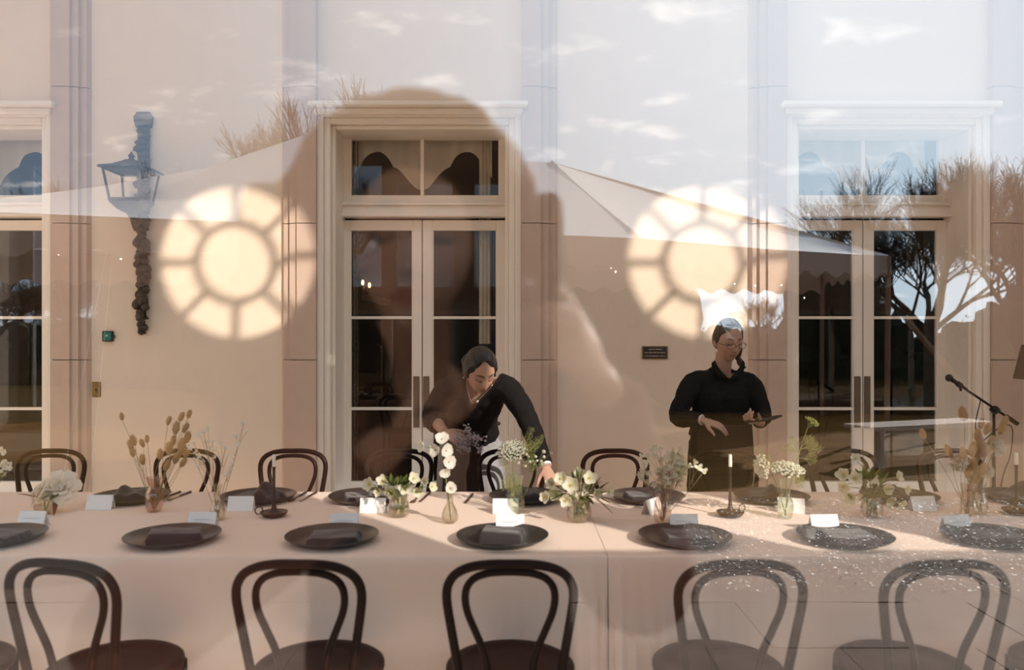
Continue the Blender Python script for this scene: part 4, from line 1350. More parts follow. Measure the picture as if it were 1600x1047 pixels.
def hand(mb, wrist, d, n, s, curl=0.5, size=1.0, curls=None, spread=0.05, thumb=(0.55, 0.7, 0.35)):
    """d: towards the fingers, n: the way the palm faces, s: towards the thumb."""
    W = Vector(wrist); d = Vector(d).normalized(); n = Vector(n); n = (n - d * n.dot(d)).normalized()
    s_ = Vector(s); s_ = (s_ - d * s_.dot(d) - n * s_.dot(n)).normalized()
    k = size
    mb.tube([W - d * 0.03 * k, W + d * 0.01 * k, W + d * 0.045 * k, W + d * 0.085 * k, W + d * 0.094 * k], [0.026 * k, 0.029 * k, 0.038 * k, 0.039 * k, 0.034 * k], 14, ry=[0.021 * k, 0.016 * k, 0.015 * k, 0.0125 * k, 0.010 * k], side=s_)
    for i, (off, ln) in enumerate(((0.031, 0.070), (0.0105, 0.078), (-0.010, 0.073), (-0.029, 0.056))):
        c = (curls[i] if curls else curl)
        p = W + d * (0.080 - 0.004 * abs(i - 1)) * k + s_ * off * k
        dd = (d + s_ * spread * (1.5 - i)).normalized()
        pts = [p]
        seg = [0.018, ln * 0.48, ln * 0.30, ln * 0.22]
        for j, L_ in enumerate(seg):
            if j:
                ang = c * (0.9, 1.2, 0.8)[j - 1]
                nn = (n - dd * n.dot(dd))
                nn = nn.normalized() if nn.length > 0.05 else -d
                ax = dd.cross(nn).normalized()
                dd = Matrix.Rotation(ang, 3, ax) @ dd
            pts.append(pts[-1] + dd * L_ * k)
        mb.tube(pts, [0.0088 * k, 0.0088 * k, 0.0080 * k, 0.0073 * k, 0.0052 * k], 10)
        mb.ball(pts[-1], 0.0058 * k, 8, 6)
    td = (d * thumb[0] + s_ * thumb[1] + n * thumb[2]).normalized()
    p = W + d * 0.022 * k + s_ * 0.022 * k
    p2 = p + td * 0.040 * k
    td2 = (td + d * 0.5).normalized(); p3 = p2 + td2 * 0.030 * k
    p4 = p3 + (td2 + n * 0.2).normalized() * 0.024 * k
    mb.tube([p, p2, p3, p4], [0.0145 * k, 0.0115 * k, 0.0098 * k, 0.006 * k], 10)
    mb.ball(p4, 0.0066 * k, 8, 6)
def hair_shell(mb, Mh, s, thick, hairline, n=72, k=54, part=0.0):
    """Closed cap of hair that dips under the skin where hairline(d) < 0."""
    vs, fs = [], []
    for i in range(k + 1):
        th = PI * i / k
        for j in range(n):
            ph = 2 * PI * j / n
            d = Vector((math.sin(th) * math.cos(ph), math.sin(th) * math.sin(ph), math.cos(th)))
            h = hairline(d)
            g = thick * min(1, max(0, h) / 0.25) ** 0.6 if h > 0 else max(-0.03, h * 0.15)
            if h > 0:
                g += 0.0025 * mnoise.noise(Vector((d.x * 14, d.y * 3, d.z * 4)))
                if part:
                    g -= 0.006 * math.exp(-((d.x - part) / 0.06) ** 2) * max(0, d.z)
            vs.append(Mh @ head_pt(d, s, g, face=False))
    for i in range(k):
        for j in range(n):
            j2 = (j + 1) % n
            fs.append((i * n + j, (i + 1) * n + j, (i + 1) * n + j2, i * n + j2))
    mb.add(vs, fs)
def strands(mb, Mh, s, start, end, n, lift, r0=0.0045, seed=1):
    """Locks combed over the head from the part to the knot: start and end are unit directions."""
    rr = random.Random(seed)
    for i in range(n):
        a = Vector(start(rr)).normalized(); e = Vector(end).normalized()
        pts = []
        for k in range(10):
            t = k / 9
            d = a.lerp(e, t) + Vector((0, 0, 0.25 * math.sin(PI * t)))
            d.normalize()
            pts.append(Mh @ head_pt(d, s, lift + 0.002 * math.sin(PI * t), face=False))
        mb.tube(pts, [r0 * 0.7, r0, r0 * 0.8], 6)
def tone_by(Mh, s, base, lip, brow, lash, lid, extra=None):
    Mi = Mh.inverted()
    def post(me):
        a = me.attributes.new('tone', 'FLOAT_COLOR', 'POINT')
        cols = []
        for v in me.vertices:
            p = Mi @ v.co
            c = face_tone(p, s, base, lip, brow, lash, lid) if p.length < 0.16 * s else base
            if extra:
                c = extra(v.co, c)
            cols += [*c, 1.0]
        a.data.foreach_set('color', cols)
    return post
def cut(test, pre=None):
    """Delete the faces whose centre passes test."""
    def post(me):
        bm = bmesh.new(); bm.from_mesh(me)
        bmesh.ops.delete(bm, geom=[f for f in bm.faces if test(f.calc_center_median())], context='FACES')
        bm.to_mesh(me); bm.free()
    return post
def V3(*a):
    return Vector(a)
UPX = (1, 0, 0)

# ---- woman leaning over the table
W1 = Vector((-0.25, 4.92, 0))
HM1 = frame(q(750, 579, 4.40), (0.40, -0.80, -0.62), (0.10, -0.38, 0.90))
s1 = 1.06
sh_l, el_l, wr_l = V3(-0.365, 4.535, 1.215), V3(-0.455, 4.57, 1.055), V3(-0.375, 4.42, 0.985)
sh_r, el_r, wr_r = V3(-0.025, 4.515, 1.225), V3(0.100, 4.36, 1.030), q(853, 730, 4.20)
spine = [V3(-0.255, 4.93, 0.80), V3(-0.25, 4.90, 0.92), V3(-0.24, 4.82, 1.03), V3(-0.215, 4.69, 1.14), V3(-0.20, 4.58, 1.215), V3(-0.195, 4.53, 1.25)]
b = MB()
b.tube(crv(spine, 4), [0.165, 0.150, 0.125, 0.145, 0.150, 0.07], 24, ry=[0.115, 0.11, 0.095, 0.105, 0.085, 0.055], side=UPX)
head_mb(b, HM1, s1)
nk = HM1 @ Vector((0, -0.035, -0.085))
b.tube([V3(-0.195, 4.55, 1.225), V3(-0.192, 4.50, 1.275), nk], [0.062, 0.052, 0.050], 16)
b.tube(crv([V3(-0.20, 4.56, 1.22), sh_l, el_l.lerp(sh_l, 0.5) + V3(-0.01, 0, 0), el_l, el_l.lerp(wr_l, 0.4), wr_l], 4), [0.06, 0.056, 0.046, 0.040, 0.037, 0.024], 14)
b.tube(crv([V3(-0.20, 4.56, 1.22), sh_r, el_r.lerp(sh_r, 0.5) + V3(0.008, 0, 0), el_r, el_r.lerp(wr_r, 0.4), wr_r], 4), [0.06, 0.056, 0.046, 0.040, 0.037, 0.024], 14)
hand(b, wr_l, (0.75, -0.55, -0.25), (0.2, 0.6, -0.7), (0.2, -0.3, 0.8), curl=0.55, size=0.92)
hand(b, wr_r, (0.30, -0.55, -0.75), (-0.2, 0.75, -0.55), (-0.9, -0.2, -0.2), curl=0.45, size=0.92)
for sx in (-1, 1):
    hx = -0.255 + sx * 0.085
    b.tube(crv([V3(hx, 4.93, 0.84), V3(hx + sx * 0.015, 4.93, 0.62), V3(hx + sx * 0.01, 4.94, 0.46), V3(hx + sx * 0.01, 4.97, 0.28), V3(hx + sx * 0.01, 4.99, 0.09)], 4), [0.088, 0.082, 0.058, 0.054, 0.036], 14)
    b.tube([V3(hx + sx * 0.01, 5.00, 0.05), V3(hx + sx * 0.02, 4.92, 0.035), V3(hx + sx * 0.03, 4.80, 0.022)], [0.042, 0.040, 0.030], 12, ry=[0.045, 0.032, 0.02])
skinA = (0.50, 0.29, 0.20)
w1 = remeshed(b, 'person', 0.0038, M['skin'], loc=W1, post=tone_by(HM1, s1, skinA, (0.42, 0.17, 0.14), (0.10, 0.055, 0.04), (0.03, 0.02, 0.018), (0.40, 0.22, 0.16)))
tag(w1, 'woman in black shirt with dark bun leaning over the table to arrange flowers', 'person')
# shirt
b = MB()
b.tube(crv(spine[1:] + [V3(-0.195, 4.50, 1.275)], 4), [0.172, 0.150, 0.168, 0.172, 0.098, 0.072], 24, ry=[0.13, 0.118, 0.125, 0.105, 0.076, 0.066], side=UPX)
b.tube(crv([V3(-0.23, 4.57, 1.22), sh_l + V3(0.01, 0, 0.0), el_l.lerp(sh_l, 0.5) + V3(-0.012, 0, 0), el_l, el_l.lerp(wr_l, 0.45)], 4), [0.078, 0.074, 0.066, 0.062, 0.060], 16)
b.tube(crv([V3(-0.16, 4.57, 1.22), sh_r + V3(-0.01, 0, 0.0), el_r.lerp(sh_r, 0.5) + V3(0.010, 0, 0), el_r, el_r.lerp(wr_r, 0.5), el_r.lerp(wr_r, 0.93)], 4), [0.078, 0.074, 0.062, 0.056, 0.050, 0.040], 16)
def vcut1(c):
    # open neck: a V in the plane of the chest
    px_, py_ = 800 + F * c.x / c.y, 523 - F * (c.z - HC) / c.y
    if c.y > 4.60: return False
    if py_ < 583: return True if abs(px_ - 753) < 26 and c.y < 4.53 else False
    t = (py_ - 583) / (643 - 583)
    return t < 1 and (lerp(722, 733, t) < px_ < lerp(784, 739, t))
remeshed(b, 'shirt', 0.005, M['shirt'], w1, smooth=4, noise_amp=0.007, noise_sc=13, post=cut(vcut1))
# collar leaves along the V
cm = MB()
for pts, sg in ((((728, 585, 4.475), (728, 600, 4.46), (731, 620, 4.455), (735, 645, 4.47)), -1), (((781, 584, 4.45), (772, 600, 4.42), (756, 620, 4.43), (737, 645, 4.465)), 1)):
    P = crv([q(*p_) for p_ in pts], 5)
    def lap(u, v, P=P, sg=sg):
        i = u * (len(P) - 1); k_ = min(int(i), len(P) - 2)
        p_ = P[k_].lerp(P[k_ + 1], i - k_)
        wd = 0.030 * (1 - u) ** 0.7 * (0.5 + 1.2 * u) + 0.003
        return p_ + Vector((sg * wd * v, (0.035 if sg > 0 else 0.02) * v - 0.008 * math.sin(PI * v), (0.012 if sg < 0 else -0.004) * v * (1 - u)))
    cm.grid(lap, 16, 6)
o = cm.build('collar', M['shirt'], w1, smooth=180, world=True)
md = o.modifiers.new('s', 'SOLIDIFY'); md.thickness = 0.003
# necklace
ch = crv([HM1 @ Vector((0.055, -0.02, -0.10)), q(729, 600, 4.46), q(737, 628, 4.45), q(749, 623, 4.42), q(770, 600, 4.41), HM1 @ Vector((-0.05, 0.0, -0.10))], 6)
nl_ = MB().tube(ch, 0.0016, 6).ball(q(746, 627, 4.425), (0.008, 0.004, 0.009), 10, 6)
nl_.build('necklace', M['silver'], w1, smooth=180, world=True)
# trousers, apron
b = MB()
b.tube([V3(-0.255, 4.93, 0.78), V3(-0.252, 4.91, 0.88), V3(-0.245, 4.86, 0.99)], [0.185, 0.175, 0.145], 22, ry=[0.13, 0.125, 0.11], side=UPX)
for sx in (-1, 1):
    hx = -0.255 + sx * 0.088
    b.tube(crv([V3(hx, 4.93, 0.86), V3(hx + sx * 0.02, 4.93, 0.60), V3(hx + sx * 0.02, 4.94, 0.40), V3(hx + sx * 0.02, 4.98, 0.10)], 4), [0.105, 0.105, 0.10, 0.10], 16)
remeshed(b, 'trousers', 0.008, M['linen'], w1, smooth=4, noise_amp=0.008, noise_sc=9)
def apr(u, v):
    x = -0.395 + 0.215 * u
    z = lerp(0.985, 0.30, v)
    y = 4.765 - 0.01 * math.sin(u * 9 + v * 2) - 0.035 * math.sin(PI * u) - 0.05 * (1 - v) * 0 - (0.035 if v > 0.15 else 0.235 * v)
    return Vector((x - 0.03 * v, y, z))
o = MB().grid(apr, 22, 20).build('apron', M['apron'], w1, smooth=180, world=True)
md = o.modifiers.new('s', 'SOLIDIFY'); md.thickness = 0.003
MB().tube([V3(-0.43, 4.90, 0.985), V3(-0.36, 4.77, 0.99), V3(-0.25, 4.735, 0.99), V3(-0.14, 4.76, 0.99), V3(-0.08, 4.86, 0.985)], 0.012, 8).build('apron_tie', M['apron'], w1, smooth=180, world=True)
# hair: parted cap and a low bun
b = MB()
hair_shell(b, HM1, s1, 0.016, lambda d: 0.55 * d.z - 0.62 * d.y + 0.12 - 0.15 * abs(d.x) * (d.y > 0.3) - 0.5 * max(0, -d.z - 0.35) + (0.10 if abs(d.x) > 0.75 and d.z > -0.2 else 0) - (0.30 * math.exp(-((d.x - 0.12) / 0.33) ** 2) if d.y > 0 else 0) + 0.08, part=0.15)
strands(b, HM1, s1, lambda r_: (r_.uniform(-1, 1), r_.uniform(0.1, 0.62), r_.uniform(0.55, 0.9)), (0.05, -0.95, -0.3), 90, 0.0145, 0.0042, 3)
bun = HM1 @ Vector((0.01, -0.125, -0.035))
b.ball(bun, (0.050, 0.045, 0.046), 18, 12, jit=0.25)
for i in range(5):
    a0 = i * 1.25
    ring = [HM1 @ Vector((0.01 + (0.036 - i * 0.004) * math.cos(a0 + t * 0.5), -0.13 - 0.008 * i + 0.01 * math.sin(t), -0.035 + (0.036 - i * 0.004) * math.sin(a0 + t * 0.5))) for t in range(10)]
    b.tube(ring, 0.010, 8)
remeshed(b, 'hair', 0.0036, M['hairblack'], w1, smooth=2)
MB().ball(HM1 @ Vector((0.083 * s1, -0.005, -0.042)), 0.0045, 8, 6).build('earring', M['silver'], w1, smooth=180, world=True)
wd_ = (wr_r - el_r).normalized()
MB().tube([wr_r - wd_ * 0.032, wr_r - wd_ * 0.005], [0.036, 0.034], 16).build('cuff', M['white'], w1, smooth=60, world=True)
# ---- the grey sprig bunch in her hand
hb = wr_l + Vector((0.085, -0.09, -0.045))
gb = empty('dried_bunch', hb)
tag(gb, 'small bunch of grey lavender sprigs held in the leaning woman\'s hand', 'flowers')
M['lav'] = thin_mat('grey lavender', (0.52, 0.46, 0.47), 0.35, var=0.2)
r = random.Random(2)
for i in range(26):
    e_ = Vector((r.uniform(-0.015, 0.125), r.uniform(-0.06, 0.03), r.uniform(-0.05, 0.085)))
    st = MB().tube(crv([(0, 0, -0.03), e_ * 0.5 + Vector((0, 0, 0.012)), e_], 3), 0.0014, 5)
    so = st.build('sprig_stem', M['lav'], gb)
    f_ = MB()
    for k_ in range(9):
        c_ = e_ + Vector((r.gauss(0, .010), r.gauss(0, .010), r.gauss(0, .010)))
        f_.ball(c_, r.uniform(0.003, 0.007), 6, 4, jit=0.3)
    f_.build('flower_head', M['lav'], so, smooth=60)

# ---- woman in glasses
W2 = Vector((1.27, 4.92, 0))
HM2 = frame(q(1138, 532, 4.85), (0.20, -0.95, -0.22), (0.02, -0.22, 0.97))
s2 = 1.06
sh_l, el_l, wr_l = V3(1.105, 4.91, 1.225), V3(1.000, 4.80, 1.030), q(1098, 656, 4.69)
sh_r, el_r, wr_r = V3(1.475, 4.91, 1.220), V3(1.530, 4.86, 1.030), q(1186, 660, 4.69)
spine = [V3(1.285, 4.94, 0.80), V3(1.285, 4.94, 0.92), V3(1.288, 4.93, 1.03), V3(1.290, 4.92, 1.14), V3(1.290, 4.93, 1.23), V3(1.295, 4.92, 1.29)]
b = MB()
b.tube(crv(spine, 4), [0.165, 0.155, 0.135, 0.150, 0.150, 0.06], 24, ry=[0.115, 0.11, 0.10, 0.11, 0.085, 0.055], side=UPX)
head_mb(b, HM2, s2)
b.tube([V3(1.292, 4.93, 1.25), V3(1.298, 4.91, 1.32), HM2 @ Vector((0, -0.035, -0.085))], [0.062, 0.052, 0.052], 16)
b.tube(crv([V3(1.28, 4.93, 1.235), sh_l, el_l.lerp(sh_l, 0.5) + V3(-0.01, 0, 0), el_l, el_l.lerp(wr_l, 0.4), wr_l], 4), [0.06, 0.056, 0.046, 0.042, 0.038, 0.024], 14)
b.tube(crv([V3(1.30, 4.93, 1.235), sh_r, el_r.lerp(sh_r, 0.5) + V3(0.01, 0, 0), el_r, el_r.lerp(wr_r, 0.4), wr_r], 4), [0.06, 0.056, 0.046, 0.042, 0.038, 0.024], 14)
hand(b, wr_l, (0.93, -0.15, -0.30), (0.05, 0.35, -0.9), (0.1, -0.9, 0.1), curl=0.28, size=0.98, spread=0.07)
hand(b, wr_r, (-0.72, -0.35, 0.20), (0.15, 0.25, 0.95), (-0.1, -0.9, 0.3), curl=1.35, size=0.95)
for sx in (-1, 1):
    hx = 1.285 + sx * 0.085
    b.tube(crv([V3(hx, 4.94, 0.84), V3(hx + sx * 0.015, 4.94, 0.62), V3(hx + sx * 0.01, 4.95, 0.46), V3(hx + sx * 0.01, 4.97, 0.28), V3(hx + sx * 0.01, 4.99, 0.09)], 4), [0.088, 0.082, 0.058, 0.054, 0.036], 14)
    b.tube([V3(hx + sx * 0.01, 5.00, 0.05), V3(hx + sx * 0.02, 4.92, 0.035), V3(hx + sx * 0.03, 4.80, 0.022)], [0.042, 0.040, 0.030], 12, ry=[0.045, 0.032, 0.02])
skinB = (0.52, 0.31, 0.22)
w2 = remeshed(b, 'person', 0.0038, M['skin'], loc=W2, post=tone_by(HM2, s2, skinB, (0.43, 0.19, 0.16), (0.16, 0.09, 0.06), (0.05, 0.03, 0.025), (0.42, 0.24, 0.18)))
tag(w2, 'young woman in glasses and black collared shirt standing behind the table, looking down', 'person')
b = MB()
b.tube(crv([V3(1.285, 4.93, 0.90)] + spine[2:5] + [V3(1.293, 4.925, 1.275), V3(1.296, 4.915, 1.315)], 4), [0.188, 0.172, 0.178, 0.176, 0.098, 0.072], 24, ry=[0.135, 0.128, 0.13, 0.105, 0.076, 0.066], side=UPX)
b.tube(crv([V3(1.25, 4.93, 1.235), sh_l + V3(0.012, 0, 0), el_l.lerp(sh_l, 0.5) + V3(-0.005, 0, 0), el_l, el_l.lerp(wr_l, 0.5), el_l.lerp(wr_l, 0.90)], 4), [0.074, 0.068, 0.058, 0.054, 0.048, 0.042], 16)
b.tube(crv([V3(1.33, 4.93, 1.235), sh_r + V3(-0.012, 0, 0), el_r.lerp(sh_r, 0.5) + V3(0.005, 0, 0), el_r, el_r.lerp(wr_r, 0.5), el_r.lerp(wr_r, 0.85)], 4), [0.074, 0.068, 0.057, 0.052, 0.047, 0.042], 16)
def vcut2(c):
    px_, py_ = 800 + F * c.x / c.y, 523 - F * (c.z - HC) / c.y
    if c.y > 4.90: return False
    t = (py_ - 566) / (590 - 566)
    return t < 1 and (lerp(1112, 1136, t) < px_ < lerp(1164, 1142, t))
remeshed(b, 'shirt', 0.005, M['shirt'], w2, smooth=4, noise_amp=0.007, noise_sc=12, post=cut(vcut2))
cm = MB()
for pts, sg in ((((1117, 562, 4.85), (1121, 572, 4.815), (1130, 583, 4.80), (1139, 592, 4.795)), -1), (((1160, 562, 4.85), (1156, 572, 4.815), (1147, 583, 4.80), (1139, 592, 4.795)), 1)):
    P = crv([q(*p_) for p_ in pts], 5)
    def lap(u, v, P=P, sg=sg):
        i = u * (len(P) - 1); k_ = min(int(i), len(P) - 2)
        p_ = P[k_].lerp(P[k_ + 1], i - k_)
        wd = 0.045 * (0.35 + 0.9 * u if u < 0.7 else 0.98 * (1 - u) / 0.3)
        return p_ + Vector((sg * wd * v, 0.012 * v - 0.010 * math.sin(PI * v) - 0.004, -0.018 * v))
    cm.grid(lap, 16, 6)
o = cm.build('collar', M['shirt'], w2, smooth=180, world=True)
md = o.modifiers.new('s', 'SOLIDIFY'); md.thickness = 0.003
b = MB()
b.tube([V3(1.285, 4.94, 0.78), V3(1.285, 4.93, 0.90), V3(1.287, 4.93, 1.01)], [0.182, 0.178, 0.155], 22, ry=[0.13, 0.128, 0.12], side=UPX)
for sx in (-1, 1):
    hx = 1.285 + sx * 0.088
    b.tube(crv([V3(hx, 4.94, 0.86), V3(hx + sx * 0.015, 4.94, 0.60), V3(hx + sx * 0.015, 4.95, 0.40), V3(hx + sx * 0.015, 4.98, 0.10)], 4), [0.10, 0.095, 0.085, 0.08], 16)
remeshed(b, 'trousers', 0.008, M['shirt'], w2, smooth=4, noise_amp=0.006, noise_sc=9)
def apr2(u, v):
    x = 1.115 + 0.34 * u
    a = (u - 0.5) * 2
    return Vector((x + 0.01 * math.sin(v * 5), 4.785 + 0.05 * a * a - 0.008 * math.sin(u * 14 + v * 3) * v - 0.012 * v, lerp(0.985, 0.32, v)))
o = MB().grid(apr2, 26, 20).build('apron', M['apron'], w2, smooth=180, world=True)
md = o.modifiers.new('s', 'SOLIDIFY'); md.thickness = 0.003
b = MB()
strands(b, HM2, s2, lambda r_: (r_.uniform(-1, 1), r_.uniform(0.0, 0.55), r_.uniform(0.6, 1.0)), (-0.35, -0.9, -0.2), 90, 0.0115, 0.0042, 5)
hair_shell(b, HM2, s2, 0.013, lambda d: 0.60 * d.z - 0.60 * d.y + 0.0 - 0.12 * abs(d.x) * (d.y > 0.3) - 0.6 * max(0, -d.z - 0.30) - (0.24 * math.exp(-((d.x + 0.1) / 0.35) ** 2) if d.y > 0 else 0) + 0.12, part=-0.1)
r = random.Random(8)
base_ = HM2 @ Vector((-0.045, -0.085, -0.02))
for i in range(9):   # wavy ponytail over the shoulder
    ph = r.uniform(0, 6)
    pts = [base_ + Vector((0.012 * t + 0.010 * math.sin(t * 1.6 + ph) + r.uniform(-.008, .008), -0.012 * t + 0.008 * math.cos(t * 1.7 + ph), -0.028 * t)) for t in range(7)]
    b.tube(crv(pts, 3), [0.016, 0.013, 0.006], 8)
for i in range(3):   # loose curl beside the cheek
    ph = r.uniform(0, 6)
    pts = [HM2 @ Vector((-0.078 - 0.006 * math.sin(t * 1.4 + ph), 0.020 - 0.004 * i, 0.03 - 0.022 * t)) for t in range(7)]
    b.tube(crv(pts, 3), [0.006, 0.004], 6)
remeshed(b, 'hair', 0.0036, M['hairbrown'], w2, smooth=1)
# spectacles
gm = MB()
M['specs'] = mat('thin dark spectacle wire', (0.10, 0.05, 0.035), 0.35, 0.6)
for sg in (-1, 1):
    ring = []
    for i in range(25):
        a = 2 * PI * i / 24
        ring.append(HM2 @ (Vector((sg * 0.033 + 0.023 * math.cos(a), 0.112 - 0.010 * max(0, sg * math.cos(a)), -0.007 + 0.0165 * math.sin(a))) * s2))
    gm.tube(ring, 0.0016, 6, caps=False)
    gm.tube([HM2 @ (Vector((sg * 0.060, 0.102, -0.004)) * s2), HM2 @ (Vector((sg * 0.079, 0.05, -0.002)) * s2), HM2 @ (Vector((sg * 0.080, -0.015, -0.006)) * s2)], 0.0015, 6)
gm.tube([HM2 @ (Vector((-0.009, 0.113, -0.008)) * s2), HM2 @ (Vector((0, 0.118, -0.004)) * s2), HM2 @ (Vector((0.009, 0.113, -0.008)) * s2)], 0.0015, 6)
go = gm.build('glasses', M['specs'], w2, smooth=180, world=True)
for i in range(2):
    wd_ = (wr_l - el_l).normalized()
    c_ = wr_l - wd_ * (0.006 + 0.014 * i)
    u_ = wd_.orthogonal().normalized(); v_ = wd_.cross(u_)
    MB().tube([c_ + u_ * 0.029 * math.cos(a) + v_ * 0.029 * math.sin(a) for a in [2 * PI * t / 20 for t in range(21)]], 0.0028 if i else 0.0045, 6, caps=False).build('bracelet', M['silver'] if i else M['white'], w2, smooth=180, world=True)
kn = empty('table_knife', q(1185, 656, 4.66))
tag(kn, 'dark handled knife held out in the hand of the woman in glasses', 'knife')
a_, b2_ = q(1166, 658, 4.635) - kn.location, q(1198, 655, 4.645) - kn.location
MB().tube([a_, b2_], [0.009, 0.010], 10).build('handle', M['iron'], kn)
e_ = q(1222, 649, 4.66) - kn.location
MB().tube([b2_, b2_.lerp(e_, 0.5), e_], [0.011, 0.012, 0.006], 8, ry=[0.003, 0.002, 0.001], side=(0, 0, 1)).build('blade', M['iron'], kn)

# ---- photographer outside, mirrored in the pane
W3 = Vector((-0.10, -0.42, 0))
HM3 = frame(V3(-0.118, -0.16, 1.648), (0.10, 0.96, -0.12), (0.05, 0.12, 1))
s3 = 1.05
sh_l, el_l, wr_l = V3(-0.30, -0.36, 1.36), V3(-0.50, -0.25, 1.13), V3(-0.14, -0.13, 1.40)
sh_r, el_r, wr_r = V3(0.09, -0.38, 1.37), V3(0.175, -0.30, 1.19), V3(0.10, -0.13, 1.475)
spine = [V3(-0.11, -0.43, 0.86), V3(-0.11, -0.43, 0.98), V3(-0.11, -0.43, 1.10), V3(-0.108, -0.41, 1.24), V3(-0.106, -0.38, 1.38), V3(-0.108, -0.34, 1.45)]
b = MB()
b.tube(crv(spine, 4), [0.17, 0.16, 0.14, 0.16, 0.15, 0.06], 20, ry=[0.12, 0.115, 0.11, 0.12, 0.09, 0.055], side=UPX)
head_mb(b, HM3, s3, 48, 36)
b.tube([V3(-0.106, -0.37, 1.38), V3(-0.112, -0.30, 1.50), HM3 @ Vector((0, -0.035, -0.085))], [0.065, 0.055, 0.052], 14)
b.tube(crv([V3(-0.12, -0.38, 1.37), sh_l, el_l.lerp(sh_l, 0.5), el_l, el_l.lerp(wr_l, 0.4), wr_l], 4), [0.06, 0.056, 0.048, 0.042, 0.04, 0.025], 12)
b.tube(crv([V3(-0.09, -0.38, 1.37), sh_r, el_r.lerp(sh_r, 0.5), el_r, el_r.lerp(wr_r, 0.4), wr_r], 4), [0.06, 0.056, 0.048, 0.042, 0.04, 0.025], 12)
hand(b, wr_l, (0.85, 0.25, 0.40), (0.35, 0.1, 0.9), (-0.2, 0.9, 0.1), curl=0.7, size=0.95)
hand(b, wr_r, (-0.35, 0.75, 0.45), (-0.85, -0.3, 0.0), (0.0, -0.4, 0.9), curl=0.9, size=0.95)
for sx in (-1, 1):
    hx = -0.11 + sx * 0.09
    b.tube(crv([V3(hx, -0.43, 0.90), V3(hx, -0.42, 0.66), V3(hx, -0.42, 0.48), V3(hx, -0.45, 0.28), V3(hx, -0.47, 0.09)], 4), [0.09, 0.084, 0.06, 0.056, 0.036], 12)
    b.tube([V3(hx, -0.48, 0.05), V3(hx + sx * 0.01, -0.40, 0.035), V3(hx + sx * 0.02, -0.28, 0.022)], [0.042, 0.040, 0.030], 12, ry=[0.045, 0.032, 0.02])
w3 = remeshed(b, 'person', 0.006, M['skin'], loc=W3, post=tone_by(HM3, s3, skinA, (0.42, 0.17, 0.14), (0.10, 0.055, 0.04), (0.03, 0.02, 0.018), (0.40, 0.22, 0.16)))
tag(w3, 'photographer in dark coat with rust sleeves raising a camera, mirrored dimly in the glass', 'person')
b = MB()
b.tube(crv([V3(-0.11, -0.43, 0.62), V3(-0.11, -0.43, 0.86)] + spine[2:5] + [V3(-0.108, -0.35, 1.46)], 4), [0.25, 0.225, 0.20, 0.205, 0.185, 0.085], 20, ry=[0.19, 0.17, 0.15, 0.15, 0.115, 0.08], side=UPX)
remeshed(b, 'coat', 0.009, M['darkcoat'], w3, smooth=4, noise_amp=0.008, noise_sc=9)
b = MB()
b.tube(crv([V3(-0.22, -0.38, 1.36), sh_l + V3(0.01, 0, 0), el_l.lerp(sh_l, 0.5), el_l, el_l.lerp(wr_l, 0.5), el_l.lerp(wr_l, 0.92)], 4), [0.09, 0.09, 0.082, 0.078, 0.068, 0.052], 14)
b.tube(crv([V3(0.02, -0.38, 1.37), sh_r + V3(-0.01, 0, 0), el_r.lerp(sh_r, 0.5), el_r, el_r.lerp(wr_r, 0.5), el_r.lerp(wr_r, 0.92)], 4), [0.09, 0.09, 0.082, 0.078, 0.068, 0.052], 14)
remeshed(b, 'coat_sleeves', 0.009, M['coat'], w3, smooth=4, noise_amp=0.008, noise_sc=9)
b = MB()
hair_shell(b, HM3, s3, 0.040, lambda d: 0.5 * d.z - 0.70 * d.y + 0.25 - 0.4 * max(0, -d.z - 0.5), 48, 36)
r = random.Random(3)
for i in range(26):  # long loose hair
    a = PI + 0.35 + (PI - 0.7) * i / 25.0
    d_ = Vector((math.cos(a) * 0.130, math.sin(a) * 0.125, 0.0))
    pts = [HM3 @ (Vector((d_.x * (1 + 0.05 * t), d_.y * (1 + 0.05 * t), 0.05 - 0.055 * t)) + Vector((r.uniform(-.006, .006), r.uniform(-.006, .006), 0))) for t in range(7)]
    b.tube(crv(pts, 2), [0.026, 0.030, 0.018], 8)
for v in b.v:
    v.x = -0.118 + (v.x + 0.118) * (1.38 if v.x < -0.118 else 1.22)
remeshed(b, 'hair', 0.006, M['hairdark'], w3, smooth=2, noise_amp=0.012, noise_sc=16)
cb = empty('camera_body', (0.0, -0.085, HC - 0.005))
tag(cb, 'black camera held by the photographer, mirrored in the window glass', 'camera')
MB().box((-0.07, -0.05, -0.05), (0.07, 0.0, 0.045), bev=0.01).box((-0.025, -0.05, 0.04), (0.025, 0.005, 0.07), bev=0.008).build('body', M['black'], cb)
MB().tube([(0, 0.0, 0), (0, 0.02, 0), (0, 0.065, 0)], [0.036, 0.039, 0.037], 24).build('lens', M['black'], cb)
MB().tube([(0, 0.0652, 0), (0, 0.068, 0)], [0.030, 0.026], 24).build('front_element', mat('lens coating', (0.02, 0.02, 0.03), 0.05, spec=1.0), cb)

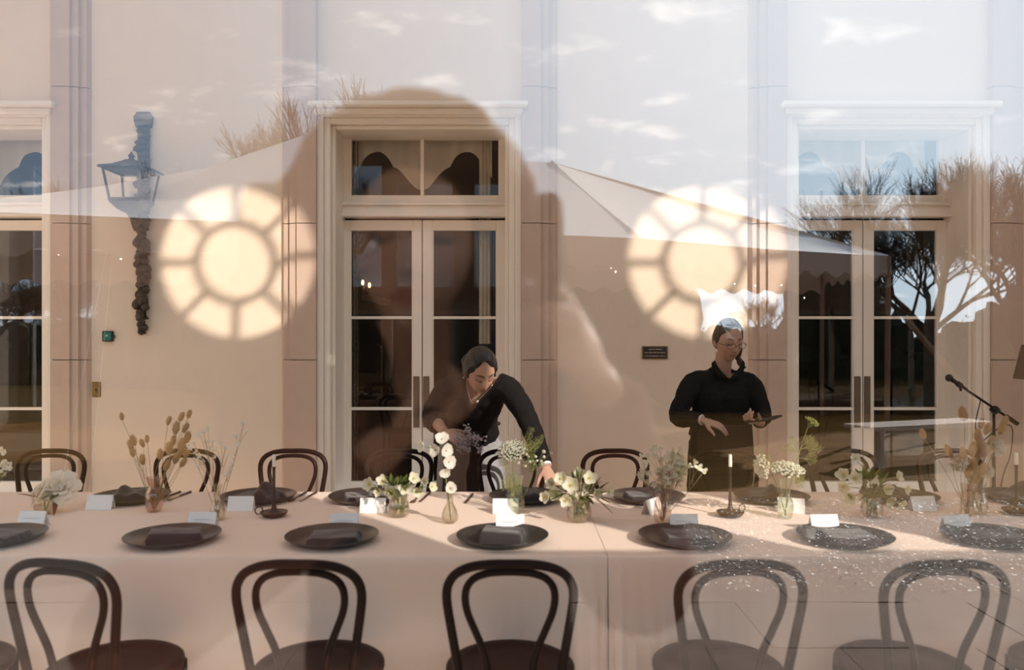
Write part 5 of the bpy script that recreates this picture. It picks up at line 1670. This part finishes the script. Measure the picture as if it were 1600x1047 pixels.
# ------------------------------------------------------------------ vases and flowers
def vase_mat(name, tint, edge=0.55):
    return glass_mat(name, 0.06, tint, edge, 0.02)
M['vamber'] = vase_mat('pale amber glass', (0.972, 0.95, 0.90))
M['vpink'] = vase_mat('pink glass', (0.955, 0.86, 0.83))
M['vgreen'] = vase_mat('pale green glass', (0.962, 0.98, 0.93))
M['vclear'] = vase_mat('clear glass', (0.985, 0.985, 0.975))
M['vrose'] = vase_mat('rosy glass', (0.975, 0.93, 0.90))
M['stem'] = thin_mat('green stem', (0.22, 0.26, 0.09), 0.25)
M['drystem'] = thin_mat('dry stem', (0.42, 0.32, 0.17), 0.25)
M['leaf'] = thin_mat('green leaf', (0.16, 0.21, 0.06), 0.35, var=0.2, backcol=(0.30, 0.38, 0.08))
M['darkleaf'] = thin_mat('dark green leaf', (0.07, 0.10, 0.03), 0.3, var=0.2)
M['rustleaf'] = thin_mat('rust leaf', (0.20, 0.07, 0.03), 0.3)
M['hell'] = thin_mat('greenish white hellebore petal', (0.82, 0.78, 0.62), 0.35, var=0.10, scale=40, backcol=(0.80, 0.80, 0.55))
M['white'] = bpy.data.materials['white fabric cuff']
M['wpetal'] = thin_mat('white petal', (0.88, 0.83, 0.74), 0.4, var=0.03)
M['rose'] = thin_mat('ivory rose petal', (0.88, 0.79, 0.66), 0.3, var=0.04)
M['lace'] = thin_mat('lace flower', (0.84, 0.82, 0.66), 0.3, var=0.08)
M['greyumb'] = thin_mat('grey green floret', (0.62, 0.60, 0.48), 0.3, var=0.1)
M['bunny'] = thin_mat('tan bunny tail', (0.62, 0.42, 0.23), 0.35, var=0.15, scale=60)
M['stamen'] = mat('yellow stamens', (0.70, 0.62, 0.22), 0.8)
M['frond'] = thin_mat('feathery frond', (0.38, 0.38, 0.13), 0.35)

def vase(px, py, prof, m, name, lab, flute=0, famp=0.0):
    """prof: outer (radius, height) pairs; the wall is doubled inwards."""
    p = tq(px, py)
    inner = [(max(0.001, r - 0.0025), z + (0.004 if i == 0 else 0)) for i, (r, z) in enumerate(prof)]
    pr = [(0.0, prof[0][1])] + prof + inner[::-1] + [(0.0, inner[0][1])]
    o = MB().lathe(pr, 28, flute=flute, famp=famp).build(name, m, smooth=60)
    o.location = (p.x, p.y, TZ + 0.001)
    tag(o, lab, 'vase')
    wl = [(r - 0.004, z) for r, z in prof if z < prof[-1][1] * 0.55]
    if len(wl) > 1:
        MB().lathe([(0, 0.006)] + [(r, z + 0.005) for r, z in wl] + [(0, wl[-1][1] + 0.005)], 24).build('water', M['vclear'], o, smooth=60)
    return p
PET = {}
def petal_mesh(kind):
    if kind in PET:
        return PET[kind]
    l_, wd, cup, curl, ruf, m = {'hell': (0.042, 0.036, 0.22, 0.3, 0.05, 'hell'), 'pea': (0.034, 0.046, 0.15, -0.5, 0.8, 'wpetal'),
                                 'star': (0.014, 0.0065, 0.15, 0.1, 0.0, 'wpetal'), 'dstar': (0.013, 0.0075, 0.15, 0.1, 0.0, 'greyumb'), 'coin': (0.018, 0.014, 0.1, 0.1, 0, 'lace'), 'small': (0.016, 0.014, 0.3, 0.1, 0.0, 'wpetal')}[kind]
    mb = MB()
    def fn(u, v):
        s = (v - 0.5) * 2
        w_ = wd * 0.5 * (math.sin(PI * min(1, 0.12 + u * 0.80)) ** 0.7)
        if u > 0.86: w_ *= max(0.25, 1 - ((u - 0.86) / 0.14) ** 2 * 0.75)
        z = cup * l_ * u * u + 0.25 * w_ * s * s + curl * 0.2 * l_ * u ** 3 + ruf * 0.12 * l_ * math.sin(s * 5 + 1) * u
        return Vector((w_ * s, l_ * u, z))
    mb.grid(fn, 6, 6)
    o = mb.build('petal', M[m], smooth=180)
    me = o.data
    bpy.data.objects.remove(o)
    PET[kind] = me
    return me
def aim(d, roll=0.0):
    return Vector(d).to_track_quat('Z', 'Y') @ Quaternion((0, 0, 1), roll)
def bloom(parent, pos, d, kind, n=5, scale=1.0, tilt=0.55, centre=True, roll=0.0, name='bloom'):
    """Flower head: a centre with its petals round it, facing d."""
    mb = MB()
    if kind == 'hell':
        for k in range(14):
            a = k * 2.4; r_ = 0.010 * math.sqrt(k / 14)
            mb.tube([(0, 0, 0), (r_ * math.cos(a), r_ * math.sin(a), 0.012)], 0.0008, 4).ball((r_ * math.cos(a), r_ * math.sin(a), 0.013), 0.0018, 5, 4)
        mm = M['stamen']
    else:
        mb.ball((0, 0, 0), 0.0022 if kind == 'star' else 0.004, 8, 6); mm = M['stamen'] if kind != 'pea' else M['stem']
    c = mb.build(name, mm, parent, smooth=60)
    c.location = pos; c.rotation_mode = 'QUATERNION'; c.rotation_quaternion = aim(d, roll); c.scale = (scale,) * 3
    me = petal_mesh(kind)
    for k in range(n):
        p = bpy.data.objects.new('petal', me); C.objects.link(p); p.parent = c
        p.rotation_euler = (tilt * rnd.uniform(0.7, 1.2), 0, 2 * PI * k / n + rnd.uniform(-0.12, 0.12))
        p.rotation_mode = 'ZYX' if False else 'XYZ'
        p.scale = (rnd.uniform(0.9, 1.1),) * 3
    return c
def leaf_part(parent, base, tip, wd, m, curl=0.3, name='leaf', n=8):
    base, tip = Vector(base), Vector(tip)
    d = tip - base; L_ = d.length; t = d.normalized()
    sd = t.cross(Vector((0, 0.3, 1))).normalized(); up = sd.cross(t)
    def fn(u, v):
        s = (v - 0.5) * 2
        w_ = wd * math.sin(PI * (0.04 + 0.95 * u)) ** 0.8 * (1 - 0.3 * u)
        return base + t * (L_ * u) + sd * (w_ * s) + up * (curl * L_ * (u - u * u) * 0.8 - 0.3 * w_ * s * s * (1 if curl > 0 else -1))
    return MB().grid(fn, n, 4).build(name, m, parent, smooth=180)
STEMS = []
def stem_thing(name, base, top, m, lab, cat, group, r=0.0016, bend=0.02, mid=None):
    """A cut stem standing in its vase; the stem mesh is the thing, blooms and leaves are its parts."""
    base, top = Vector(base), Vector(top)
    mpt = mid or (base.lerp(top, 0.55) + Vector((rnd.uniform(-bend, bend), rnd.uniform(-bend, bend), bend * 0.8)))
    P = crv([base - base, mpt - base, top - base], 6)
    o = MB().tube(P, [r * 1.15, r * 0.8], 6).build(name, m, smooth=180)
    o.location = base
    tag(o, lab, cat, group)
    STEMS.append((o, 800 + F * top.x / top.y))
    return o, top - base
def stem_base(p, rr=0.006):
    a = rnd.uniform(0, 2 * PI)
    return Vector((p.x + rr * math.cos(a), p.y + rr * math.sin(a), TZ + 0.012))

# hellebore vases
def hellebores(px, py, vs, blooms, leaves, m, where):
    p = vase(px, py, vs, m, 'glass_vase', 'low round glass vase of pale hellebores %s' % where, flute=12, famp=0.03)
    lab = '# pale hellebore from the left in the low vase %s' % where
    grp = 'hellebores %s' % where
    lz = TZ + vs[-1][1]
    r = random.Random(int(px))
    for (bx, by, dx, dz, sc) in blooms:
        top = q(bx, by, p.y + r.uniform(-0.05, 0.05))
        b_ = stem_base(p, vs[1][0] * 0.5)
        mid = Vector((lerp(p.x, top.x, 0.30), lerp(p.y, top.y, 0.3), max(lz + 0.005, lerp(lz, top.z, 0.6))))
        o, t = stem_thing('hellebore', b_, top, M['stem'], lab, 'flower', grp, 0.0018, mid=mid)
        bloom(o, t, (dx, -0.85, dz), 'hell', 5, sc * 0.88, 0.32, roll=r.uniform(0, 6))
        if r.random() < 0.6:
            leaf_part(o, t * 0.75, t * 0.75 + Vector((r.uniform(-0.05, 0.05), r.uniform(-0.04, 0.02), r.uniform(0.0, 0.04))), 0.010, M['leaf'])
    for (bx, by, wd) in leaves:
        top = q(bx, by, p.y + r.uniform(-0.06, 0.06))
        b_ = stem_base(p, vs[1][0] * 0.5)
        neck = Vector((lerp(p.x, top.x, 0.35), lerp(p.y, top.y, 0.3), max(lz + 0.01, lerp(lz, top.z, 0.5))))
        o, t = stem_thing('hellebore_leaf_stem', b_, neck, M['stem'], '# green leaf sprig from the left among the hellebores %s' % where, 'leaf', 'leaves of the ' + grp, 0.0014)
        dv = top - neck
        for k in range(4):
            rot = Matrix.Rotation((k - 1.5) * 0.5, 3, 'Y')
            leaf_part(o, t, t + (rot @ dv) * r.uniform(0.8, 1.1), wd, M['leaf'] if k % 2 else M['darkleaf'], curl=r.uniform(0.1, 0.4))
hellebores(623, 807, [(0.030, 0.0), (0.044, 0.012), (0.047, 0.035), (0.040, 0.062), (0.036, 0.080), (0.042, 0.094)],
           [(579, 757, -0.6, 0.3, 0.9), (600, 752, -0.3, 0.5, 0.95), (612, 766, -0.3, -0.2, 0.9), (634, 762, 0.1, 0.1, 1.0), (652, 768, 0.3, -0.1, 0.8), (646, 748, 0.4, 0.5, 0.8), (674, 760, 0.7, 0.2, 0.7), (592, 768, -0.5, 0.0, 0.7), (663, 752, 0.4, 0.4, 0.6)],
           [(622, 742, 0.014), (640, 744, 0.012), (609, 745, 0.012), (662, 755, 0.012), (596, 745, 0.012)], M['vamber'], 'before the left door leaf')
hellebores(905, 815, [(0.030, 0.0), (0.048, 0.015), (0.052, 0.042), (0.042, 0.070), (0.036, 0.084), (0.044, 0.098)],
           [(854, 776, -0.7, 0.0, 0.9), (870, 772, -0.4, 0.2, 1.0), (893, 758, -0.2, 0.3, 1.1), (905, 742, 0.0, 0.6, 0.9), (920, 748, 0.2, 0.5, 1.0), (916, 760, 0.3, 0.1, 0.9), (878, 748, -0.4, 0.5, 0.9), (930, 772, 0.6, 0.1, 0.8), (885, 780, -0.2, -0.2, 0.9), (862, 757, -0.5, 0.4, 0.8), (950, 768, 0.7, 0.3, 0.7)],
           [(905, 728, 0.013), (945, 757, 0.015), (968, 775, 0.013), (850, 758, 0.013), (935, 786, 0.013), (876, 784, 0.012), (915, 780, 0.014), (958, 760, 0.012), (888, 735, 0.012)], M['vamber'], 'at the join of the tables')
hellebores(1362, 808, [(0.028, 0.0), (0.043, 0.014), (0.047, 0.040), (0.038, 0.066), (0.034, 0.078), (0.040, 0.090)],
           [(1318, 742, -0.5, 0.4, 1.0), (1336, 748, -0.2, 0.3, 1.0), (1319, 760, -0.6, 0.0, 0.9), (1328, 776, -0.4, -0.3, 0.9), (1358, 746, 0.1, 0.4, 1.1), (1384, 764, 0.3, 0.1, 0.9), (1402, 745, 0.6, 0.4, 0.8), (1414, 764, 0.7, 0.0, 0.7), (1405, 787, 0.5, -0.4, 0.9), (1336, 717, -0.1, 0.7, 0.7), (1388, 782, 0.3, -0.2, 0.9)],
           [(1358, 728, 0.014), (1375, 735, 0.014), (1398, 738, 0.014), (1345, 785, 0.012), (1412, 775, 0.014), (1392, 757, 0.013), (1370, 772, 0.014), (1330, 735, 0.012)], M['vclear'], 'before the right-hand doors')

# two white roses
p = vase(69, 803, [(0.024, 0.0), (0.036, 0.012), (0.043, 0.035), (0.045, 0.060), (0.042, 0.080)], M['vamber'], 'glass_vase', 'small amber glass tumbler of two white roses at the left end')
def rose(px, py, sc, d, lab):
    top = q(px, py, p.y + 0.0)
    o, t = stem_thing('rose', stem_base(p, 0.01), top - Vector(d).normalized() * 0.05, M['stem'], lab, 'rose', 'white roses', 0.003, 0.01)
    c = MB().ball((0, 0, 0.016), (0.015, 0.015, 0.02), 10, 8).build('bloom', M['rose'], o, smooth=180)
    c.location = t; c.rotation_mode = 'QUATERNION'; c.rotation_quaternion = aim(d); c.scale = (sc,) * 3
    for ring, (n, rad, hgt, opn, wd) in enumerate(((3, 0.008, 0.040, -0.10, 0.030), (4, 0.015, 0.044, 0.05, 0.038), (5, 0.024, 0.046, 0.30, 0.046), (6, 0.034, 0.044, 0.60, 0.052), (7, 0.041, 0.042, 0.95, 0.056))):
        for k in range(n):
            a = 2 * PI * k / n + ring * 0.7
            def fn(u, v, rad=rad, hgt=hgt, opn=opn, wd=wd, k=k, ring=ring):
                s = (v - 0.5) * 2
                w_ = wd * 0.62 * math.sin(PI * min(1, 0.22 + 0.70 * u)) ** 0.6
                an = w_ * s / (rad + 0.012)
                rr = rad * (0.35 + 0.65 * u ** 0.6) + math.sin(opn) * hgt * u * u * 0.8 + (0.006 * u ** 4 * ring * 0.6) + 0.002 * math.sin(s * 4 + k * 2) * u
                z = hgt * u * math.cos(opn * u) - 0.004 * s * s * u - (0.004 * ring * 0.5 * max(0, u - 0.8) / 0.2)
                return Vector((rr * math.cos(an), rr * math.sin(an), z - ring * 0.003))
            pm = MB().grid(fn, 7, 8).build('petal', M['rose'], c, smooth=180)
            pm.rotation_euler.z = a
    return o, t
o1, t1 = rose(46, 762, 0.86, (-0.75, -0.50, 0.55), 'white rose drooping left in the amber tumbler')
o2, t2 = rose(93, 757, 1.0, (0.35, -0.85, 0.45), 'large open white rose facing right in the amber tumbler')
for (x, y, wd, m, o_, t_) in ((68, 768, 0.020, 'darkleaf', o2, t2), (60, 782, 0.018, 'darkleaf', o2, t2), (78, 780, 0.018, 'darkleaf', o2, t2), (24, 771, 0.016, 'rustleaf', o1, t1), (84, 806, 0.012, 'rustleaf', o2, t2)):
    e_ = q(x, y, p.y - 0.03) - o_.location
    leaf_part(o_, t_ * 0.85 if m == 'darkleaf' else t_ * 0.7, e_, wd, M[m])

# bunny tail grasses
def bunny(px, py, base, grp, lab, sc=1.0, tilt=0.0, dy=0.0):
    top = q(px, py, base.y + dy)
    o, t = stem_thing('bunny_tail_grass', stem_base(base, 0.006), top, M['drystem'], lab, 'grass stem', grp, 0.0011, 0.015)
    r = random.Random(int(px * 7 + py))
    mb = MB()
    d = (t.normalized() + Vector((tilt + r.uniform(-.3, .3), 0, 0.2))).normalized()
    rot = d.to_track_quat('Z', 'Y').to_matrix()
    c = t + d * 0.018 * sc
    mb.ball(c, (0.0115 * sc, 0.0115 * sc, 0.023 * sc), 12, 10, jit=0.25, rot=rot)
    for k in range(110):
        e_ = Vector((r.gauss(0, 1), r.gauss(0, 1), r.gauss(0, 1))).normalized()
        s_ = rot @ Vector((e_.x * 0.0105, e_.y * 0.0105, e_.z * 0.021)) * sc
        nn = (rot @ e_ + d * 0.9).normalized()
        sd = nn.orthogonal().normalized() * 0.0006
        mb.add([c + s_ - sd, c + s_ + sd, c + s_ + nn * 0.010 * sc], [(0, 1, 2)])
    mb.build('seed_head', M['bunny'], o, smooth=180)
pB = vase(241, 799, [(0.026, 0.0), (0.036, 0.02), (0.039, 0.05), (0.035, 0.085), (0.026, 0.105), (0.024, 0.115), (0.033, 0.150)], M['vpink'], 'glass_vase', 'pink glass vase of tan bunny tail grasses at left', flute=8, famp=0.04)
for (x, y, s_) in ((205, 700, 0.9), (211, 694, 1.0), (224, 697, 0.8), (208, 712, 0.9), (223, 724, 1.0), (262, 662, 0.8), (281, 656, 0.9), (294, 652, 0.8), (274, 676, 1.2), (287, 674, 1.0), (291, 690, 1.1), (270, 694, 0.9), (282, 703, 1.3), (264, 708, 1.2), (289, 712, 1.1), (273, 722, 1.2), (258, 733, 1.1), (283, 728, 1.0), (191, 655, 0.7), (230, 690, 0.7), (250, 716, 1.0)):
    bunny(x, y, pB, 'bunny tails in the pink vase', '# tan bunny tail grass from the left in the pink glass vase', s_ * 1.05, dy=rnd.uniform(-.05, .05))

# bud vase of fine star flowers
pC = vase(340, 812, [(0.022, 0.0), (0.032, 0.012), (0.034, 0.035), (0.024, 0.070), (0.014, 0.095), (0.012, 0.115), (0.021, 0.150)], M['vamber'], 'glass_vase', 'slender amber bud vase of fine star flowers, left of the candlestick')
def star_stem(base, tips, grp, lab, m, kind='star', n=5, r=0.0013):
    main = q(*tips[0], base.y)
    o, t = stem_thing('star_flower', stem_base(base, 0.005), main, m, lab, 'flower', grp, r, 0.015)
    for i, tp in enumerate(tips):
        e_ = q(*tp, base.y + rnd.uniform(-.02, .02)) - o.location
        if i:
            k = rnd.uniform(0.55, 0.8)
            MB().tube(crv([t * k, (t * k).lerp(e_, 0.6) + Vector((0, 0, 0.006)), e_], 4), 0.0008, 5).build('twig', m, o, smooth=180)
        bloom(o, e_, (rnd.uniform(-.5, .5), -0.7, rnd.uniform(0.1, 0.8)), kind, n, rnd.uniform(0.9, 1.3), 0.3, roll=rnd.uniform(0, 6))
lab = '# thin stem of pale star flowers from the left in the slender bud vase'
for tips in (((381, 661), (386, 674), (369, 681), (374, 695)), ((352, 700), (345, 692), (338, 703), (356, 712)), ((318, 675), (325, 668), (312, 680), (322, 690)), ((303, 692), (297, 700), (308, 705)), ((304, 718), (311, 712), (318, 722)), ((360, 731), (366, 722), (355, 740)), ((332, 690), (328, 700), (336, 715))):
    star_stem(pC, tips, 'star flowers in the slender bud vase', lab, M['drystem'])

# sweet peas on one stem
pE = vase(703, 817, [(0.020, 0.0), (0.032, 0.010), (0.036, 0.028), (0.028, 0.055), (0.014, 0.080), (0.013, 0.110), (0.020, 0.150)], M['vamber'], 'glass_vase', 'bottle shaped amber bud vase holding one white sweet pea stem')
top = q(687, 690, pE.y)
o, t = stem_thing('sweet_pea', stem_base(pE, 0.004), top, M['stem'], 'single stem of ruffled white sweet peas in the bottle shaped vase', 'flower', None, 0.0022, mid=q(697, 748, pE.y))
for (x, y, dx, dz, sc) in ((661, 697, -0.9, 0.1, 1.0), (690, 686, 0.1, 0.7, 1.25), (681, 703, -0.5, 0.1, 1.2), (697, 704, 0.5, 0.1, 1.2), (701, 722, 0.4, 0.1, 1.15), (695, 737, 0.3, -0.3, 1.0), (703, 762, 0.4, 0.2, 1.1)):
    e_ = q(x, y, pE.y - 0.01) - o.location
    k = 0.9 if y < 715 else 0.75 if y < 740 else 0.5
    MB().tube([t * k, e_], 0.0012, 5).build('stalk', M['stem'], o, smooth=180)
    bloom(o, e_, (dx, -0.7, dz), 'pea', 3, sc * 0.8, 0.35, roll=rnd.uniform(0, 6))

# lace umbels
def umbel(o, hub, d, rad, m, n=46, name='umbel', fl=0.0055):
    d = Vector(d).normalized()
    rot = d.to_track_quat('Z', 'Y').to_matrix()
    hub = Vector(hub)
    ray = MB(); fm_ = MB()
    for k in range(n):
        a = k * 2.39996; r_ = math.sqrt((k + 0.5) / n)
        e_ = hub + rot @ Vector((rad * r_ * math.cos(a), rad * r_ * math.sin(a), 0.030 + rad * 0.45 * (1 - r_ * r_)))
        ray.tube([hub, e_], 0.0006, 4, caps=False)
        for j in range(5):
            c_ = e_ + rot @ Vector((rnd.gauss(0, .0045), rnd.gauss(0, .0045), rnd.gauss(0, .002)))
            fm_.ball(c_, (fl * rnd.uniform(.6, 1.1), fl * rnd.uniform(.6, 1.1), fl * 0.7), 6, 4, jit=0.5)
    u = ray.build(name, M['stem'], o, smooth=60)
    fm_.build('florets', m, u, smooth=60, kind='stuff')
def frond(o, base, tip, n=9, m=None):
    base, tip = Vector(base), Vector(tip)
    mb = MB()
    d = tip - base
    mb.tube([base, base.lerp(tip, .5), tip], [0.0013, 0.0006], 5)
    sd = d.cross(Vector((0, 1, 0))).normalized()
    for k in range(n):
        t = 0.25 + 0.75 * k / n
        b_ = base + d * t
        for sg in (-1, 1):
            e_ = b_ + (sd * sg * 0.75 + d.normalized() * 0.8 + Vector((0, rnd.uniform(-.4, .4), 0))) * 0.035 * (1.25 - t)
            mb.tube([b_, e_], [0.0007, 0.0004], 3, caps=False)
            for j in range(3):
                f_ = b_.lerp(e_, 0.4 + 0.25 * j)
                mb.tube([f_, f_ + Vector((rnd.uniform(-1, 1), rnd.uniform(-1, 1), rnd.uniform(-.2, 1))) * 0.010], 0.0005, 3, caps=False)
    mb.build('frond', m or M['frond'], o, smooth=0)
VG = [(0.026, 0.0), (0.030, 0.012), (0.036, 0.045), (0.030, 0.075), (0.022, 0.095), (0.021, 0.125), (0.030, 0.165)]
pF = vase(807, 801, VG, M['vgreen'], 'glass_vase', 'pressed green glass vase of a grey umbel before the leaning woman', flute=8, famp=0.06)
top = q(801, 712, pF.y)
o, t = stem_thing('lace_flower', stem_base(pF), top, M['stem'], 'round grey white umbel in the pressed green vase before the leaning woman', 'flower', None, 0.0024, 0.006)
umbel(o, t, (-0.1, -0.55, 0.85), 0.062, M['greyumb'], 60)
top = q(834, 722, pF.y)
o, t = stem_thing('berry_spray', stem_base(pF), top, M['stem'], 'green spray of small white buds leaning right from the pressed green vase', 'flower', None, 0.0018, 0.02)
bm_ = MB()
for i in range(26):
    e_ = q(834 + rnd.gauss(0, 11), 716 + rnd.gauss(0, 7), pF.y + rnd.uniform(-.03, .03)) - o.location
    MB().tube([t * rnd.uniform(.75, 1), e_], 0.0008, 4).build('twig', M['stem'], o, smooth=60)
    MB().ball(e_, rnd.uniform(0.005, 0.009), 8, 6, jit=0.3).build('bud', M['lace'] if i % 3 == 0 else M['greyumb'] if i % 3 == 1 else M['leaf'], o, smooth=60)
o, t = stem_thing('amaranth', stem_base(pF), q(795, 735, pF.y - 0.02), M['frond'], 'drooping yellow green tassel in the pressed green vase', 'flower', None, 0.0016, 0.01)
for (x0, y0, x1, y1) in ((795, 735, 782, 716), (797, 740, 800, 775), (803, 735, 812, 770), (795, 735, 790, 765), (812, 720, 832, 668), (815, 715, 842, 690), (818, 712, 850, 680)):
    frond(o, q(x0, y0, pF.y - 0.02) - o.location, q(x1, y1, pF.y - 0.03) - o.location, 10)
pI = vase(1227, 809, VG, M['vgreen'], 'glass_vase', 'pressed green glass vase of white lace flowers, right of the woman in glasses', flute=8, famp=0.06)
o, t = stem_thing('lace_flower', stem_base(pI), q(1228, 745, pI.y), M['stem'], 'broad white lace flower facing up in the right green vase', 'flower', None, 0.0022, 0.006)
umbel(o, t, (0.05, -0.25, 1), 0.070, M['lace'], 64)
o, t = stem_thing('lace_flower', stem_base(pI), q(1200, 728, pI.y), M['stem'], 'smaller white lace flower turned left in the right green vase', 'flower', None, 0.0018, 0.02)
umbel(o, t, (-0.9, -0.4, -0.05), 0.045, M['lace'], 34)
o, t = stem_thing('fennel', stem_base(pI), q(1254, 690, pI.y), M['frond'], 'tall feathery green fennel with a flat flower head in the right green vase', 'flower', None, 0.0022, 0.01)
umbel(o, q(1262, 668, pI.y) - o.location, (0.5, -0.3, 0.8), 0.028, M['frond'], 22, fl=0.004)
MB().tube([t, q(1262, 668, pI.y) - o.location], 0.0014, 5).build('stalk', M['frond'], o, smooth=180)
for (x0, y0, x1, y1) in ((1252, 700, 1284, 702), (1252, 702, 1276, 690), (1250, 706, 1220, 700), (1250, 710, 1235, 684), (1252, 698, 1268, 682), (1248, 735, 1252, 762), (1240, 740, 1250, 750), (1249, 715, 1276, 718), (1215, 735, 1180, 700)):
    frond(o, q(x0, y0, pI.y) - o.location, q(x1, y1, pI.y + rnd.uniform(-.03, .03)) - o.location, 10)

# wispy bouquet in a rosy vase
pH = vase(1035, 818, [(0.024, 0.0), (0.034, 0.012), (0.038, 0.045), (0.033, 0.085), (0.027, 0.105), (0.032, 0.128)], M['vrose'], 'glass_vase', 'rosy glass vase of wispy dried white flowers before the plaque wall')
lab = '# wispy dried white flower stem from the left in the rosy vase'
r = random.Random(21)
for i in range(17):
    x, y = 1035 + r.gauss(0, 17), r.uniform(702, 745)
    tips = [(x, y)] + [(x + r.gauss(0, 9), y + r.uniform(-4, 20)) for k in range(4)]
    star_stem(pH, tips, 'dried flowers in the rosy vase', lab, M['drystem'], 'dstar', 5, 0.0011)
for tips in (((1100, 736), (1092, 731), (1085, 722), (1078, 728)), ((1073, 730), (1068, 722), (1065, 736), (1058, 720)), ((1002, 712), (1010, 722), (1006, 730))):
    star_stem(pH, tips, 'pods in the rosy vase', '# stem of flat pale pods from the left in the rosy vase', M['drystem'], 'coin', 3, 0.0011)

# grasses and carnations at right
pK = vase(1511, 806, [(0.022, 0.0), (0.026, 0.02), (0.025, 0.06), (0.022, 0.10), (0.026, 0.14)], M['vrose'], 'glass_vase', 'slim rosy glass vase of bunny tail grasses at right')
pL = vase(1531, 803, [(0.024, 0.0), (0.032, 0.015), (0.034, 0.045), (0.024, 0.085), (0.020, 0.11), (0.028, 0.135)], M['vclear'], 'glass_vase', 'dark clear glass vase of white carnations at the right')
for (x, y, s_) in ((1507, 655, 1.2), (1532, 668, 0.9), (1540, 676, 1.0), (1528, 688, 1.1), (1566, 664, 1.0), (1563, 676, 1.1), (1444, 684, 0.9), (1486, 712, 1.1), (1508, 728, 1.1), (1518, 710, 1.2), (1526, 718, 1.2), (1537, 712, 1.2), (1520, 735, 1.2), (1530, 700, 1.1), (1513, 745, 1.2), (1524, 752, 1.2), (1546, 700, 1.2), (1534, 740, 1.1), (1506, 715, 1.0)):
    bunny(x, y, pK, 'bunny tails in the slim rosy vase', '# bunny tail grass from the left in the slim rosy vase at right', s_ * 1.15, dy=rnd.uniform(-.03, .05))
def carnation(px, py, sc, lab, d):
    top = q(px, py, pL.y - 0.01)
    o, t = stem_thing('carnation', stem_base(pL), top, M['stem'], lab, 'flower', 'white carnations at right', 0.002, 0.015)
    mb = MB()
    r = random.Random(int(px))
    for k in range(46):
        e_ = Vector((r.gauss(0, 1), r.gauss(0, 1), r.gauss(0.6, .8))).normalized()
        sd = e_.orthogonal().normalized(); s2_ = e_.cross(sd)
        ph = r.uniform(0, 6)
        sd, s2_ = sd * math.cos(ph) + s2_ * math.sin(ph), s2_ * math.cos(ph) - sd * math.sin(ph)
        L_ = 0.034 * sc * r.uniform(.85, 1.05)
        def fn(u, v, e_=e_, sd=sd, s2_=s2_, L_=L_, ph=ph):
            s = (v - .5) * 2
            return e_ * (L_ * u) + sd * (s * 0.017 * sc * u) + s2_ * (0.004 * sc * math.sin(s * 6 + ph) * u)
        mb.grid(fn, 3, 5)
    c = mb.build('bloom', M['wpetal'], o, smooth=180)
    c.location = t; c.rotation_mode = 'QUATERNION'; c.rotation_quaternion = aim(d)
    leaf_part(o, t * 0.6, t * 0.6 + Vector((0.03, 0, 0.05)), 0.004, M['leaf'])
carnation(1497, 722, 1.15, 'white carnation lowest at left among the grasses', (-0.3, -0.8, 0.5))
carnation(1555, 700, 1.15, 'white carnation highest at right among the grasses', (0.3, -0.6, 0.8))
carnation(1540, 736, 0.95, 'small white carnation below the high one among the grasses', (0.2, -0.9, 0.3))

# edge of another bouquet at the left
pM = vase(-28, 806, VG, M['vclear'], 'glass_vase', 'glass vase outside the left edge whose yellow buds lean into view')
for (x, y) in ((4, 703), (10, 722), (14, 726), (4, 737), (-12, 690)):
    star_stem(pM, ((x, y), (x - 6, y + 4), (x + 4, y + 5)), 'yellow buds at the left edge', '# small pale bud stem from the left at the left picture edge', M['stem'], 'small', 5)

# each stem of a bunch is told apart by its place in the bunch
ORD = 'first second third fourth fifth sixth seventh eighth ninth tenth eleventh twelfth thirteenth fourteenth fifteenth sixteenth seventeenth eighteenth nineteenth twentieth twenty-first twenty-second twenty-third'.split()
by = {}
for o, x in STEMS:
    if o['label'].startswith('#'):
        by.setdefault(o['label'], []).append((x, o))
for lab_, items in by.items():
    for i, (x, o) in enumerate(sorted(items, key=lambda t: t[0])):
        o['label'] = lab_.replace('#', ORD[i])
